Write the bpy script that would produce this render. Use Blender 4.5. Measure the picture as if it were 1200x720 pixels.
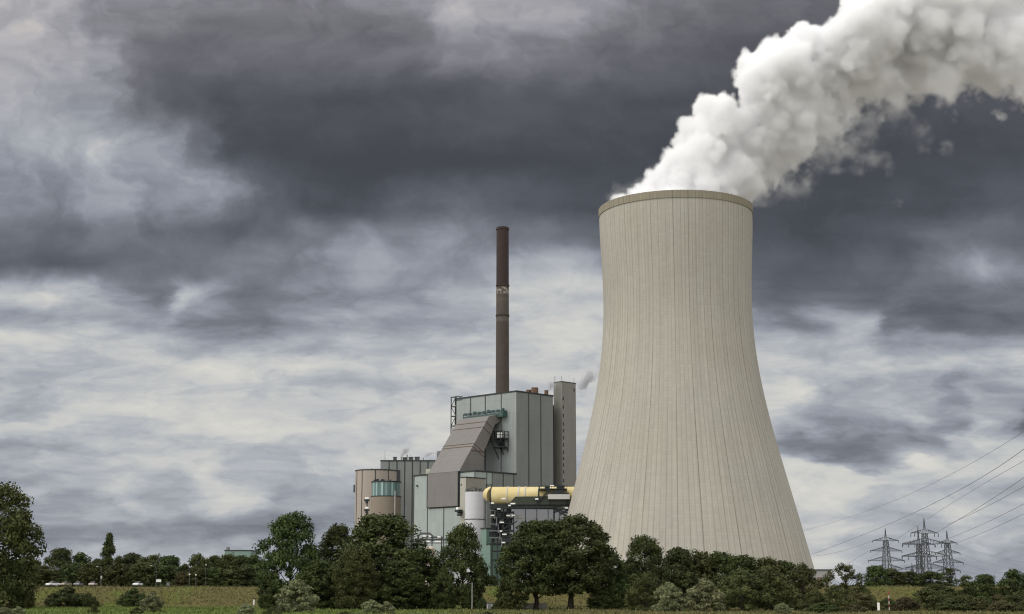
import bpy, bmesh, math, random
import numpy as np
from mathutils import Vector, Matrix

for o in list(bpy.data.objects):
    bpy.data.objects.remove(o)
sc = bpy.context.scene
col = sc.collection
R = math.radians

# ------------------------------------------------------------------ camera
EYE = 5.0                      # metres above the river meadow
PITCH = R(10.7)
F = 1750.0                     # focal length in pixels of the 1200 px wide photograph
CP, SP = math.cos(PITCH), math.sin(PITCH)
cam = bpy.data.cameras.new('camera')
cam.sensor_width = 36.0
cam.lens = 36.0 * F / 1200.0
cam.clip_start = 1.0
cam.clip_end = 20000.0
camo = bpy.data.objects.new('camera', cam)
camo.location = (0, 0, EYE)
camo.rotation_euler = (math.pi / 2 + PITCH, 0, 0)
col.objects.link(camo)
sc.camera = camo

# ------------------------------------------------------------------ exposure
sc.view_settings.view_transform = 'Standard'
sc.view_settings.look = 'None'
sc.view_settings.exposure = 0.0
sc.view_settings.gamma = 1.0
sc.view_settings.use_curve_mapping = False
sc.cycles.max_bounces = 40
sc.cycles.diffuse_bounces = 3
sc.cycles.glossy_bounces = 2
sc.cycles.volume_bounces = 40
sc.cycles.transparent_max_bounces = 12
sc.cycles.volume_step_rate = 1.0
sc.cycles.use_denoising = True
sc.cycles.filter_width = 1.15

# ------------------------------------------------------------------ sun (behind thin cloud, upper left, behind the camera)
SUN_EL, SUN_AZ = 44.0, -113.0          # azimuth from +Y (view axis), negative = left
sun_dir = Vector((math.sin(R(SUN_AZ)) * math.cos(R(SUN_EL)), math.cos(R(SUN_AZ)) * math.cos(R(SUN_EL)), math.sin(R(SUN_EL))))
sl = bpy.data.lights.new('sun', 'SUN')
sl.energy = 0.95
sl.angle = R(18)
sl.color = (1.0, 0.94, 0.85)
so = bpy.data.objects.new('sun', sl)
so.rotation_euler = sun_dir.to_track_quat('Z', 'Y').to_euler()
so.location = (-200, -200, 400)
col.objects.link(so)

# ------------------------------------------------------------------ sky: broken overcast, laid out by direction
class NT:
    def __init__(s, tree):
        s.t = tree
    def node(s, typ, **kw):
        n = s.t.nodes.new(typ)
        for k, v in kw.items():
            setattr(n, k, v)
        return n
    def link(s, a, b):
        s.t.links.new(a, b)
    def inp(s, sock, v):
        if isinstance(v, bpy.types.NodeSocket):
            s.t.links.new(v, sock)
        elif v is not None:
            sock.default_value = v
    def math(s, op, a, b=None, c=None, clamp=False):
        n = s.node('ShaderNodeMath', operation=op, use_clamp=clamp)
        s.inp(n.inputs[0], a); s.inp(n.inputs[1], b)
        if c is not None: s.inp(n.inputs[2], c)
        return n.outputs[0]
    def smooth(s, v, a, b, lo=0.0, hi=1.0):
        n = s.node('ShaderNodeMapRange', interpolation_type='SMOOTHSTEP')
        s.inp(n.inputs[0], v)
        n.inputs[1].default_value = a; n.inputs[2].default_value = b
        n.inputs[3].default_value = lo; n.inputs[4].default_value = hi
        return n.outputs[0]
    def xyz(s, x, y, z):
        n = s.node('ShaderNodeCombineXYZ')
        s.inp(n.inputs[0], x); s.inp(n.inputs[1], y); s.inp(n.inputs[2], z)
        return n.outputs[0]
    def noise(s, vec, scale=1.0, detail=4.0, rough=0.5, lac=2.0, dist=0.0):
        n = s.node('ShaderNodeTexNoise')
        if vec is not None: s.link(vec, n.inputs['Vector'])
        n.inputs['Scale'].default_value = scale
        n.inputs['Detail'].default_value = detail
        n.inputs['Roughness'].default_value = rough
        n.inputs['Lacunarity'].default_value = lac
        n.inputs['Distortion'].default_value = dist
        return n.outputs['Fac']
    def ramp(s, fac, stops, interp='LINEAR'):
        n = s.node('ShaderNodeValToRGB')
        cr = n.color_ramp
        cr.interpolation = interp
        while len(cr.elements) > 1:
            cr.elements.remove(cr.elements[-1])
        cr.elements[0].position = stops[0][0]
        cr.elements[0].color = col4(stops[0][1])
        for p, c in stops[1:]:
            e = cr.elements.new(p); e.color = col4(c)
        s.inp(n.inputs[0], fac)
        return n.outputs[0]
    def mixc(s, fac, a, b, mode='MIX'):
        n = s.node('ShaderNodeMix', data_type='RGBA', blend_type=mode)
        s.inp(n.inputs[0], fac)
        for sock, v in ((n.inputs[6], a), (n.inputs[7], b)):
            if isinstance(v, bpy.types.NodeSocket): s.link(v, sock)
            else: sock.default_value = col4(v)
        return n.outputs[2]
    def mixf(s, fac, a, b):
        n = s.node('ShaderNodeMix', data_type='FLOAT')
        s.inp(n.inputs[0], fac); s.inp(n.inputs[2], a); s.inp(n.inputs[3], b)
        return n.outputs[0]

def col4(c):
    if isinstance(c, (int, float)): return (c, c, c, 1.0)
    return (c[0], c[1], c[2], 1.0)

def lin(v):
    v = v / 255.0
    return v / 12.92 if v <= 0.04045 else ((v + 0.055) / 1.055) ** 2.4

def lin3(r, g, b):
    return (lin(r), lin(g), lin(b))

# cloud brightness (sRGB) by row of elevation: {photo row: [(photo column, brightness) ...]}
CLOUDS = {
    -60: [(0,170),(100,165),(150,150),(300,140),(500,160),(600,165),(700,150),(900,125),(1200,110)],
    0:   [(0,172),(60,176),(100,170),(135,146),(200,136),(300,126),(400,132),(500,156),(560,168),(610,166),(700,142),(800,126),(900,112),(1200,100)],
    60:  [(0,180),(50,174),(100,158),(130,126),(160,114),(300,106),(400,103),(480,112),(540,142),(570,140),(640,118),(700,106),(800,94),(900,88),(1200,85)],
    120: [(0,175),(60,168),(110,160),(132,134),(170,106),(230,90),(300,82),(400,78),(500,82),(600,86),(700,80),(800,78),(1000,74),(1200,80)],
    180: [(0,168),(60,160),(105,170),(135,190),(170,178),(210,158),(250,112),(290,78),(400,70),(500,68),(600,70),(700,72),(850,70),(1000,70),(1200,74)],
    235: [(0,138),(60,134),(100,156),(140,170),(180,146),(240,158),(275,134),(320,92),(370,74),(430,78),(480,98),(520,106),(580,92),(650,84),(720,76),(850,80),(960,70),(1060,76),(1200,84)],
    275: [(0,116),(60,108),(120,118),(190,116),(240,102),(285,90),(330,106),(390,128),(440,150),(480,126),(505,142),(560,122),(640,118),(700,104),(850,84),(950,74),(1050,84),(1130,112),(1200,100)],
    312: [(0,92),(60,88),(110,94),(170,110),(250,112),(320,126),(390,140),(440,164),(500,152),(560,146),(610,170),(660,186),(720,150),(860,98),(950,88),(1050,104),(1110,130),(1145,158),(1175,140),(1200,132)],
    345: [(0,203),(50,207),(100,200),(125,158),(170,116),(185,128),(200,184),(240,160),(300,124),(370,140),(440,150),(500,148),(545,176),(600,204),(650,212),(720,205),(860,120),(930,98),(990,110),(1050,104),(1100,102),(1150,114),(1200,124)],
    376: [(0,165),(60,158),(120,166),(180,165),(240,138),(290,116),(340,138),(400,164),(470,152),(540,160),(600,200),(660,208),(720,205),(870,150),(930,130),(980,192),(1015,186),(1045,118),(1110,98),(1160,104),(1200,112)],
    402: [(0,205),(60,202),(140,206),(220,190),(290,164),(340,184),(420,192),(500,182),(570,196),(640,204),(860,196),(930,192),(1000,198),(1050,160),(1100,146),(1150,160),(1200,172)],
    435: [(0,200),(80,188),(180,190),(260,208),(340,202),(420,194),(500,196),(600,202),(860,206),(930,205),(980,198),(1040,196),(1090,184),(1140,182),(1200,198)],
    465: [(0,208),(100,204),(200,210),(300,204),(400,194),(500,202),(600,208),(860,212),(920,214),(955,188),(1000,178),(1050,184),(1100,168),(1135,148),(1160,176),(1200,166)],
    495: [(0,206),(100,198),(200,206),(300,214),(400,206),(500,212),(560,215),(860,206),(925,176),(960,148),(1010,150),(1055,166),(1085,196),(1115,160),(1140,200),(1175,158),(1190,112),(1210,108)],
    525: [(0,176),(80,184),(160,204),(240,206),(320,196),(420,208),(500,212),(860,180),(930,124),(990,116),(1040,132),(1090,150),(1120,188),(1160,206),(1200,200)],
    550: [(0,158),(80,176),(160,184),(240,200),(300,184),(360,176),(440,198),(860,206),(930,206),(1000,208),(1080,206),(1140,205),(1200,202)],
    575: [(0,158),(70,178),(140,198),(190,176),(240,206),(275,202),(310,160),(370,180),(440,176),(860,205),(950,208),(1030,204),(1100,198),(1150,204),(1200,190)],
    600: [(0,152),(80,164),(150,188),(200,160),(260,172),(320,154),(400,160),(860,196),(950,186),(1010,172),(1060,184),(1120,198),(1180,180)],
    622: [(0,150),(80,148),(160,142),(240,138),(320,140),(420,160),(860,200),(950,204),(1020,196),(1080,178),(1130,190),(1200,168)],
    645: [(0,182),(80,182),(200,184),(300,170),(420,172),(860,200),(960,198),(1050,168),(1100,174),(1150,182),(1200,156)],
    690: [(0,190),(200,190),(420,184),(860,196),(960,192),(1050,176),(1200,170)],
}

def build_sky():
    w = bpy.data.worlds.new('World')
    sc.world = w
    w.use_nodes = True
    T = NT(w.node_tree)
    for n in list(T.t.nodes): T.t.nodes.remove(n)
    tc = T.node('ShaderNodeTexCoord')
    sp = T.node('ShaderNodeSeparateXYZ')
    T.link(tc.outputs['Generated'], sp.inputs[0])
    x, y, z = sp.outputs
    ys = T.math('MAXIMUM', y, 0.2)
    U = T.math('DIVIDE', x, ys)
    V = T.math('DIVIDE', z, ys)
    # cloud field coordinates: the deck is foreshortened towards the horizon
    low = T.math('MINIMUM', T.math('SUBTRACT', V, 0.205), 0.0)
    wv = T.math('ADD', T.math('MULTIPLY', V, 13.0), T.math('MULTIPLY', low, 14.0))
    wu = T.math('MULTIPLY', U, 10.0)
    hi = T.smooth(V, 0.14, 0.24)
    p1 = T.xyz(wu, wv, 3.1)
    p2 = T.xyz(wu, wv, 17.7)
    n1 = T.noise(p1, 1.5, 7, 0.53)
    n2 = T.noise(p2, 1.5, 7, 0.53)
    edge = T.math('MULTIPLY', T.smooth(V, 0.13, 0.175), T.smooth(V, 0.27, 0.225))
    aU = T.math('MULTIPLY', T.mixf(hi, 0.09, 0.12), T.math('MULTIPLY_ADD', edge, -0.35, 1.0))
    aV = T.math('MULTIPLY', T.mixf(hi, 0.042, 0.050), T.math('MULTIPLY_ADD', edge, -0.5, 1.0))
    Uw = T.math('ADD', U, T.math('MULTIPLY', T.math('SUBTRACT', n1, 0.5), aU))
    Vw = T.math('ADD', V, T.math('MULTIPLY', T.math('SUBTRACT', n2, 0.5), aV))
    # brightness by rows
    fac = T.math('MULTIPLY_ADD', Uw, 1.0 / 0.9, 0.5)       # U -0.45..0.45 -> 0..1
    rows = sorted(CLOUDS)[::-1]                            # from the horizon up
    acc, vprev = None, None
    for r in rows:
        dy = 360.0 - r
        v = (F * SP + dy * CP) / (F * CP - dy * SP)
        den = F * CP - dy * SP
        st = [(min(1, max(0, ((c - 600.0) / den) / 0.9 + 0.5)), b / 255.0) for c, b in CLOUDS[r]]
        out = T.ramp(fac, st, 'CARDINAL' if False else 'EASE')
        if acc is None: acc = out
        else: acc = T.mixc(T.smooth(Vw, vprev, v), acc, out)
        vprev = v
    bw = T.node('ShaderNodeRGBToBW'); T.link(acc, bw.inputs[0])
    L = bw.outputs[0]
    # cloud texture
    q = T.xyz(T.math('MULTIPLY', Uw, 10.0), wv, 5.0)
    f1 = T.noise(q, 2.6, 9, 0.58)
    q2 = T.xyz(T.math('MULTIPLY', Uw, 7.0), T.math('MULTIPLY', Vw, 52.0), 9.0)
    f2 = T.noise(q2, 1.1, 4, 0.5)
    mid = T.smooth(L, 0.24, 0.5, 0.35, 1.0)
    d1 = T.math('MULTIPLY', T.math('MULTIPLY', T.math('SUBTRACT', f1, 0.5), mid), T.mixf(hi, 0.26, 0.24))
    # puffy cauliflower edges: creases between rounded billows
    q3 = T.xyz(T.math('MULTIPLY', Uw, 12.0), T.math('MULTIPLY', wv, 1.15), 12.0)
    f3 = T.math('ABSOLUTE', T.math('SUBTRACT', T.noise(q3, 1.0, 4, 0.5, 2.1), 0.5))
    f4 = T.math('ABSOLUTE', T.math('SUBTRACT', T.noise(q3, 2.7, 3, 0.5, 2.1), 0.5))
    bil = T.math('MULTIPLY_ADD', f4, 0.5, f3)
    puff = T.math('MULTIPLY', T.math('SUBTRACT', bil, 0.115), T.math('MULTIPLY', T.smooth(L, 0.34, 0.60), 0.36))
    d1 = T.math('ADD', d1, puff)
    d2 = T.math('MULTIPLY', T.math('SUBTRACT', f2, 0.5), T.mixf(hi, 0.34, 0.03))
    L = T.math('ADD', T.math('ADD', L, d1), d2)
    L = T.math('MULTIPLY', L, T.math('MULTIPLY_ADD', T.smooth(V, 0.215, 0.19), -0.035, 1.0))
    L = T.math('MINIMUM', L, T.math('MULTIPLY_ADD', T.math('SUBTRACT', L, 0.78), 0.6, 0.78))
    tint = T.ramp(L, [(0.0, lin3(41,42,46)), (70/255, lin3(69,71,77)), (95/255, lin3(92,95,103)), (125/255, lin3(120,123,132)),
                      (150/255, lin3(145,150,160)), (176/255, lin3(172,176,183)), (198/255, lin3(198,199,198)), (212/255, lin3(215,213,206)), (228/255, lin3(232,228,216)), (1.0, lin3(250,248,240))])
    warm = T.mixc(T.smooth(V, 0.27, 0.40, 0.0, 1.0), tint, T.mixc(1.0, tint, (1.06, 0.985, 0.94), 'MULTIPLY'))
    # the rest of the sky, outside the photograph: brighter broken cloud
    g = T.noise(tc.outputs['Generated'], 3.0, 6, 0.55)
    behind = T.math('MULTIPLY', T.math('ADD', T.math('MULTIPLY_ADD', y, -0.42, 0.90), T.math('MULTIPLY', T.math('MAXIMUM', z, 0.0), 0.45)), T.math('MULTIPLY_ADD', x, -0.33, 1.0))
    gl = T.math('MULTIPLY', T.smooth(g, 0.3, 0.7, 0.75, 1.45), behind)
    rest = T.mixc(1.0, (1.0, 0.99, 0.97), gl, 'MULTIPLY')
    sky = T.mixc(T.smooth(y, 0.70, 0.865), rest, warm)
    # below the horizon
    bg = T.node('ShaderNodeBackground')
    T.link(sky, bg.inputs[0]); bg.inputs[1].default_value = 1.0
    ns = T.node('ShaderNodeTexSky')
    ns.sky_type = 'NISHITA'
    ns.sun_disc = False
    ns.sun_elevation = R(SUN_EL)
    ns.sun_rotation = R(SUN_AZ)
    bs = T.node('ShaderNodeBackground')
    T.link(ns.outputs[0], bs.inputs[0]); bs.inputs[1].default_value = 0.1
    mx = T.node('ShaderNodeMixShader'); mx.inputs[0].default_value = 0.975   # cloud cover
    T.link(bs.outputs[0], mx.inputs[1]); T.link(bg.outputs[0], mx.inputs[2])
    ou = T.node('ShaderNodeOutputWorld')
    T.link(mx.outputs[0], ou.inputs[0])
    w.cycles.sampling_method = 'MANUAL'
    w.cycles.sample_map_resolution = 512
build_sky()

# ------------------------------------------------------------------ helpers
def ray(px, py):
    u, v = (px - 600.0) / F, (360.0 - py) / F
    return Vector((u, CP - v * SP, SP + v * CP))

def at(px, py, Y):
    """the point at distance Y in front of the lens that was surveyed at photo pixel (px, py)"""
    d = ray(px, py)
    t = Y / d.y
    return Vector((d.x * t, Y, EYE + d.z * t))

def height(py, Y):
    return at(600, py, Y).z

def east(px, Y, z):
    return (px - 600.0) / F * (Y * CP + (z - EYE) * SP)

def ppm(Y):                       # metres per photo pixel at distance Y
    return Y / F

class MB:
    """collects boxes, tubes, prisms ... for ONE mesh"""
    def __init__(s):
        s.v, s.f, s.m = [], [], []
        s.smooth = []
    def add(s, vs, fs, mi=0, smooth=False):
        o = len(s.v)
        s.v += [tuple(p) for p in vs]
        s.f += [tuple(i + o for i in f) for f in fs]
        s.m += [mi] * len(fs)
        s.smooth += [smooth] * len(fs)
        return s
    def box(s, x0, x1, y0, y1, z0, z1, mi=0):
        vs = [(x, y, z) for z in (z0, z1) for y in (y0, y1) for x in (x0, x1)]
        return s.add(vs, [(0,2,3,1),(4,5,7,6),(0,1,5,4),(2,6,7,3),(0,4,6,2),(1,3,7,5)], mi)
    def cbox(s, c, sx, sy, sz, mi=0):
        return s.box(c[0]-sx/2, c[0]+sx/2, c[1]-sy/2, c[1]+sy/2, c[2]-sz/2, c[2]+sz/2, mi)
    def tube(s, pts, rads, n=10, mi=0, cap=True, smooth=True):
        pts = [Vector(p) for p in pts]
        if not hasattr(rads, '__len__'): rads = [rads] * len(pts)
        rings = []
        up = None
        for i, p in enumerate(pts):
            a = pts[max(0, i-1)]; b = pts[min(len(pts)-1, i+1)]
            t = (b - a).normalized()
            if up is None:
                up = t.orthogonal().normalized()
            else:
                up = (up - t * up.dot(t))
                up = up.normalized() if up.length > 1e-5 else t.orthogonal().normalized()
            w = t.cross(up)
            rings.append([p + (up * math.cos(2*math.pi*k/n) + w * math.sin(2*math.pi*k/n)) * rads[i] for k in range(n)])
        vs = [q for r in rings for q in r]
        fs = []
        for i in range(len(pts)-1):
            for k in range(n):
                fs.append((i*n+k, i*n+(k+1)%n, (i+1)*n+(k+1)%n, (i+1)*n+k))
        s.add(vs, fs, mi, smooth)
        if cap:
            o = len(s.v)
            s.add(rings[0][::-1], [tuple(range(n))], mi)
            s.add(rings[-1], [tuple(range(n))], mi)
        return s
    def bar(s, a, b, w, mi=0):
        return s.tube([a, b], w * 0.7071, 4, mi, True, False)
    def lathe(s, prof, n=64, mi=0, smooth=True, c=(0, 0)):
        vs, fs = [], []
        for r, z in prof:
            for k in range(n):
                a = 2*math.pi*k/n
                vs.append((c[0] + r*math.cos(a), c[1] + r*math.sin(a), z))
        for i in range(len(prof)-1):
            for k in range(n):
                fs.append((i*n+k, i*n+(k+1)%n, (i+1)*n+(k+1)%n, (i+1)*n+k))
        return s.add(vs, fs, mi, smooth)
    def cyl(s, c, r, z0, z1, n=24, mi=0, cap=True):
        s.lathe([(r, z0), (r, z1)], n, mi, True, c)
        if cap:
            s.add([(c[0]+r*math.cos(2*math.pi*k/n), c[1]+r*math.sin(2*math.pi*k/n), z1) for k in range(n)], [tuple(range(n))], mi)
        return s
    def prism(s, poly, y0, y1, mi=0):
        """polygon in (x, z) pushed from y0 to y1"""
        n = len(poly)
        vs = [(x, y0, z) for x, z in poly] + [(x, y1, z) for x, z in poly]
        fs = [tuple(range(n)), tuple(range(2*n-1, n-1, -1))]
        fs += [(i, i+n, (i+1) % n + n, (i+1) % n) for i in range(n)]
        return s.add(vs, fs, mi)
    def blob(s, c, rx, ry, rz, mi=0, nu=10, nv=7):
        vs, fs = [], []
        for j in range(nv+1):
            t = math.pi*j/nv
            for i in range(nu):
                a = 2*math.pi*i/nu
                vs.append((c[0]+rx*math.sin(t)*math.cos(a), c[1]+ry*math.sin(t)*math.sin(a), c[2]+rz*math.cos(t)))
        for j in range(nv):
            for i in range(nu):
                fs.append((j*nu+i, (j+1)*nu+i, (j+1)*nu+(i+1)%nu, j*nu+(i+1)%nu))
        return s.add(vs, fs, mi, True)
    def mesh(s, name, mats):
        me = bpy.data.meshes.new(name)
        me.from_pydata(s.v, [], s.f)
        for m in (mats if isinstance(mats, (list, tuple)) else [mats]):
            me.materials.append(m)
        me.polygons.foreach_set('material_index', s.m)
        me.polygons.foreach_set('use_smooth', s.smooth)
        me.update()
        bm = bmesh.new(); bm.from_mesh(me)
        bmesh.ops.recalc_face_normals(bm, faces=bm.faces[:])
        bm.to_mesh(me); bm.free()
        return me
    def build(s, name, mats, parent=None, loc=None):
        o = bpy.data.objects.new(name, s.mesh(name, mats))
        col.objects.link(o)
        if parent is not None: o.parent = parent
        if loc is not None: o.location = loc
        return o

def tag(o, label=None, cat=None, group=None, kind=None):
    if label: o['label'] = label
    if cat: o['category'] = cat
    if group: o['group'] = group
    if kind: o['kind'] = kind
    return o

def thing(name, label, cat, loc=(0, 0, 0), rz=0.0, group=None):
    o = bpy.data.objects.new(name, None)
    o.empty_display_size = 0.5
    col.objects.link(o)
    o.location = loc
    o.rotation_euler = (0, 0, rz)
    return tag(o, label, cat, group)

def copy_tree(o, parent=None):
    c = o.copy(); col.objects.link(c)
    if parent is not None:
        c.parent = parent
    for ch in list(o.children):
        copy_tree(ch, c)
    return c

# ------------------------------------------------------------------ materials
def mat(name, base, rough=0.7, var=0.12, scale=0.3, spec=0.3, metal=0.0, streak=0.0, bump=0.0, seams=None, tint2=None, emit=None, panels=None):
    """weathered paint / metal / concrete: base colour varied by noise in object space, optional rain streaks and seams"""
    m = bpy.data.materials.new(name)
    m.use_nodes = True
    T = NT(m.node_tree)
    b = m.node_tree.nodes['Principled BSDF']
    tc = T.node('ShaderNodeTexCoord').outputs['Object']
    n = T.noise(tc, scale, 6, 0.6)
    f = T.math('MULTIPLY_ADD', T.math('SUBTRACT', n, 0.5), 2.2 * var, 1.0)
    if streak:
        sp = T.node('ShaderNodeMapping'); T.link(tc, sp.inputs[0])
        sp.inputs['Scale'].default_value = (1.2, 1.2, 0.035)
        sn = T.noise(sp.outputs[0], 1.0, 5, 0.6)
        f = T.math('MULTIPLY', f, T.math('MULTIPLY_ADD', T.math('SUBTRACT', sn, 0.5), 2.0 * streak, 1.0))
    if panels:                                  # sheets of slightly different age, fine trapezoid ribs
        pw, ph, amp = panels
        s0 = T.node('ShaderNodeSeparateXYZ'); T.link(tc, s0.inputs[0])
        run_ = T.math('ADD', s0.outputs[0], s0.outputs[1])
        w1 = T.node('ShaderNodeTexWhiteNoise', noise_dimensions='2D')
        T.link(T.xyz(T.math('FLOOR', T.math('DIVIDE', run_, pw)), T.math('FLOOR', T.math('DIVIDE', s0.outputs[2], ph)), 0.0), w1.inputs['Vector'])
        f = T.math('MULTIPLY', f, T.math('MULTIPLY_ADD', T.math('SUBTRACT', w1.outputs['Value'], 0.5), 2 * amp, 1.0))
        rb = T.math('PINGPONG', run_, 0.55)
        f = T.math('MULTIPLY', f, T.math('MULTIPLY_ADD', T.math('LESS_THAN', rb, 0.16), -0.09, 1.0))
    c = T.mixc(1.0, base, f, 'MULTIPLY')
    if tint2:
        n2 = T.noise(tc, scale * 0.45, 4, 0.55)
        c = T.mixc(T.smooth(n2, 0.42, 0.62), c, T.mixc(1.0, tint2, f, 'MULTIPLY'))
    if seams:                                   # (axis index, spacing, offset, width, darkening) panel joints / board marks
        s = T.node('ShaderNodeSeparateXYZ'); T.link(tc, s.inputs[0])
        for ax, sp_, off, wd, dk in seams:
            p = T.math('FRACT', T.math('DIVIDE', T.math('ADD', s.outputs[ax], off + 1000 * sp_), sp_))
            k = T.math('LESS_THAN', p, wd / sp_)
            c = T.mixc(T.math('MULTIPLY', k, dk), c, (0.01, 0.01, 0.01))
    T.link(c, b.inputs['Base Color'])
    b.inputs['Roughness'].default_value = rough
    b.inputs['Metallic'].default_value = metal
    b.inputs['Specular IOR Level'].default_value = spec
    if bump:
        bp = T.node('ShaderNodeBump'); bp.inputs['Strength'].default_value = bump
        T.link(n, bp.inputs['Height']); T.link(bp.outputs[0], b.inputs['Normal'])
    if emit:
        b.inputs['Emission Color'].default_value = col4(emit[0])
        b.inputs['Emission Strength'].default_value = emit[1]
    return m

M = {}
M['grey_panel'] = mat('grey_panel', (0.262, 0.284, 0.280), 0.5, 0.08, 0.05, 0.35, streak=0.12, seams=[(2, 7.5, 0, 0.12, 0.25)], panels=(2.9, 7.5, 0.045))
M['dark_panel_and_shade'] = mat('dark_panel_and_shade', (0.172, 0.184, 0.176), 0.5, 0.08, 0.05, 0.35, streak=0.12, seams=[(2, 9.0, 0, 0.12, 0.25)], panels=(2.9, 7.5, 0.045))  # hall cladding; on boiler house and annex right walls, side shade put into colour
M['green_panel'] = mat('green_panel', (0.285, 0.325, 0.308), 0.5, 0.08, 0.06, 0.35, streak=0.06, panels=(2.9, 7.5, 0.045))
M['teal_panel'] = mat('teal_panel', (0.150, 0.225, 0.190), 0.5, 0.10, 0.1, 0.35, streak=0.06, seams=[(2, 6.0, 0, 0.12, 0.3)], panels=(2.9, 7.5, 0.045))
M['teal_steel'] = mat('teal_steel', (0.036, 0.078, 0.074), 0.5, 0.2, 0.6, 0.4)
M['seam'] = mat('seam', (0.028, 0.033, 0.033), 0.7, 0.1, 0.4)
M['beige_panel'] = mat('beige_panel', (0.175, 0.165, 0.156), 0.65, 0.09, 0.08, 0.25, streak=0.05, seams=[(2, 5.5, 0, 0.14, 0.22), (1, 3.0, 0, 0.1, 0.10)], panels=(2.9, 7.5, 0.045))
M['beige_rib'] = mat('beige_rib', (0.310, 0.270, 0.232), 0.65, 0.07, 0.08, 0.25, streak=0.06, seams=[(2, 4.0, 0, 0.12, 0.1)])
M['beige_block'] = mat('beige_block', (0.34, 0.335, 0.285), 0.65, 0.07, 0.1, 0.25, streak=0.05)
M['taupe'] = mat('taupe', (0.215, 0.212, 0.188), 0.75, 0.07, 0.1, 0.2, streak=0.06, seams=[(2, 3.6, 0, 0.12, 0.12)], panels=(2.9, 7.5, 0.045))
M['drum_stone'] = mat('drum_stone', (0.225, 0.190, 0.150), 0.85, 0.16, 0.25, 0.2, seams=[(2, 1.3, 0, 0.14, 0.25)])
M['silo_white'] = mat('silo_white', (0.50, 0.50, 0.52), 0.45, 0.06, 0.2, 0.4, streak=0.05, seams=[(2, 3.4, 0, 0.1, 0.12)])
M['steel'] = mat('steel', (0.055, 0.060, 0.060), 0.55, 0.2, 0.8, 0.4)
M['dark_steel'] = mat('dark_steel', (0.018, 0.024, 0.024), 0.6, 0.25, 0.8, 0.3)
M['olive_steel'] = mat('olive_steel', (0.035, 0.042, 0.030), 0.65, 0.25, 0.6, 0.3)
M['galv'] = mat('galv', (0.15, 0.16, 0.165), 0.45, 0.12, 1.0, 0.5, metal=0.4)
M['pylon_steel'] = mat('pylon_steel', (0.05, 0.053, 0.056), 0.6, 0.12, 0.5, 0.4)
M['yellow_pipe'] = mat('yellow_pipe', (0.56, 0.455, 0.215), 0.55, 0.14, 0.3, 0.3, streak=0.05, tint2=(0.60, 0.51, 0.28))
M['white_paint'] = mat('white_paint', (0.78, 0.77, 0.74), 0.5, 0.06, 0.8, 0.4)
M['offwhite'] = mat('offwhite', (0.46, 0.45, 0.43), 0.6, 0.1, 0.6, 0.3)
M['red_paint'] = mat('red_paint', (0.42, 0.045, 0.03), 0.5, 0.1, 0.8, 0.4)
M['rust'] = mat('rust', (0.135, 0.085, 0.058), 0.8, 0.2, 0.5, 0.2)
M['glass_black'] = mat('glass_black', (0.012, 0.013, 0.015), 0.15, 0.1, 1.0, 0.5)
M['rubber'] = mat('rubber', (0.02, 0.02, 0.02), 0.8, 0.1, 1.0, 0.2)
M['wire'] = mat('wire', (0.16, 0.165, 0.17), 0.6, 0.05, 0.1, 0.3)
M['hut_concrete'] = mat('hut_concrete', (0.27, 0.265, 0.25), 0.85, 0.12, 0.4, 0.2, streak=0.08)
M['red_lamp'] = mat('red_lamp', (0.6, 0.05, 0.03), 0.3, 0.0, 1.0, 0.4, emit=((1.0, 0.12, 0.06), 4.0))

def glass_drum_mat():
    m = bpy.data.materials.new('green_glass'); m.use_nodes = True
    T = NT(m.node_tree); b = m.node_tree.nodes['Principled BSDF']
    tc = T.node('ShaderNodeTexCoord').outputs['Object']
    s = T.node('ShaderNodeSeparateXYZ'); T.link(tc, s.inputs[0])
    an = T.math('ARCTAN2', s.outputs[1], s.outputs[0])
    k = T.math('FLOOR', T.math('MULTIPLY', an, 44 / (2*math.pi)))
    wn = T.node('ShaderNodeTexWhiteNoise', noise_dimensions='1D'); T.link(k, wn.inputs['W'])
    c = T.ramp(wn.outputs['Value'], [(0.0, (0.065, 0.120, 0.115)), (0.6, (0.100, 0.165, 0.155)), (0.8, (0.23, 0.34, 0.32)), (1.0, (0.33, 0.44, 0.42))])
    fr = T.math('FRACT', T.math('MULTIPLY', an, 44 / (2*math.pi)))
    c = T.mixc(T.math('MULTIPLY', T.math('LESS_THAN', fr, 0.12), 0.6), c, (0.02, 0.05, 0.05))
    T.link(c, b.inputs['Base Color']); b.inputs['Roughness'].default_value = 0.25
    return m
M['green_glass'] = glass_drum_mat()

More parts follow.
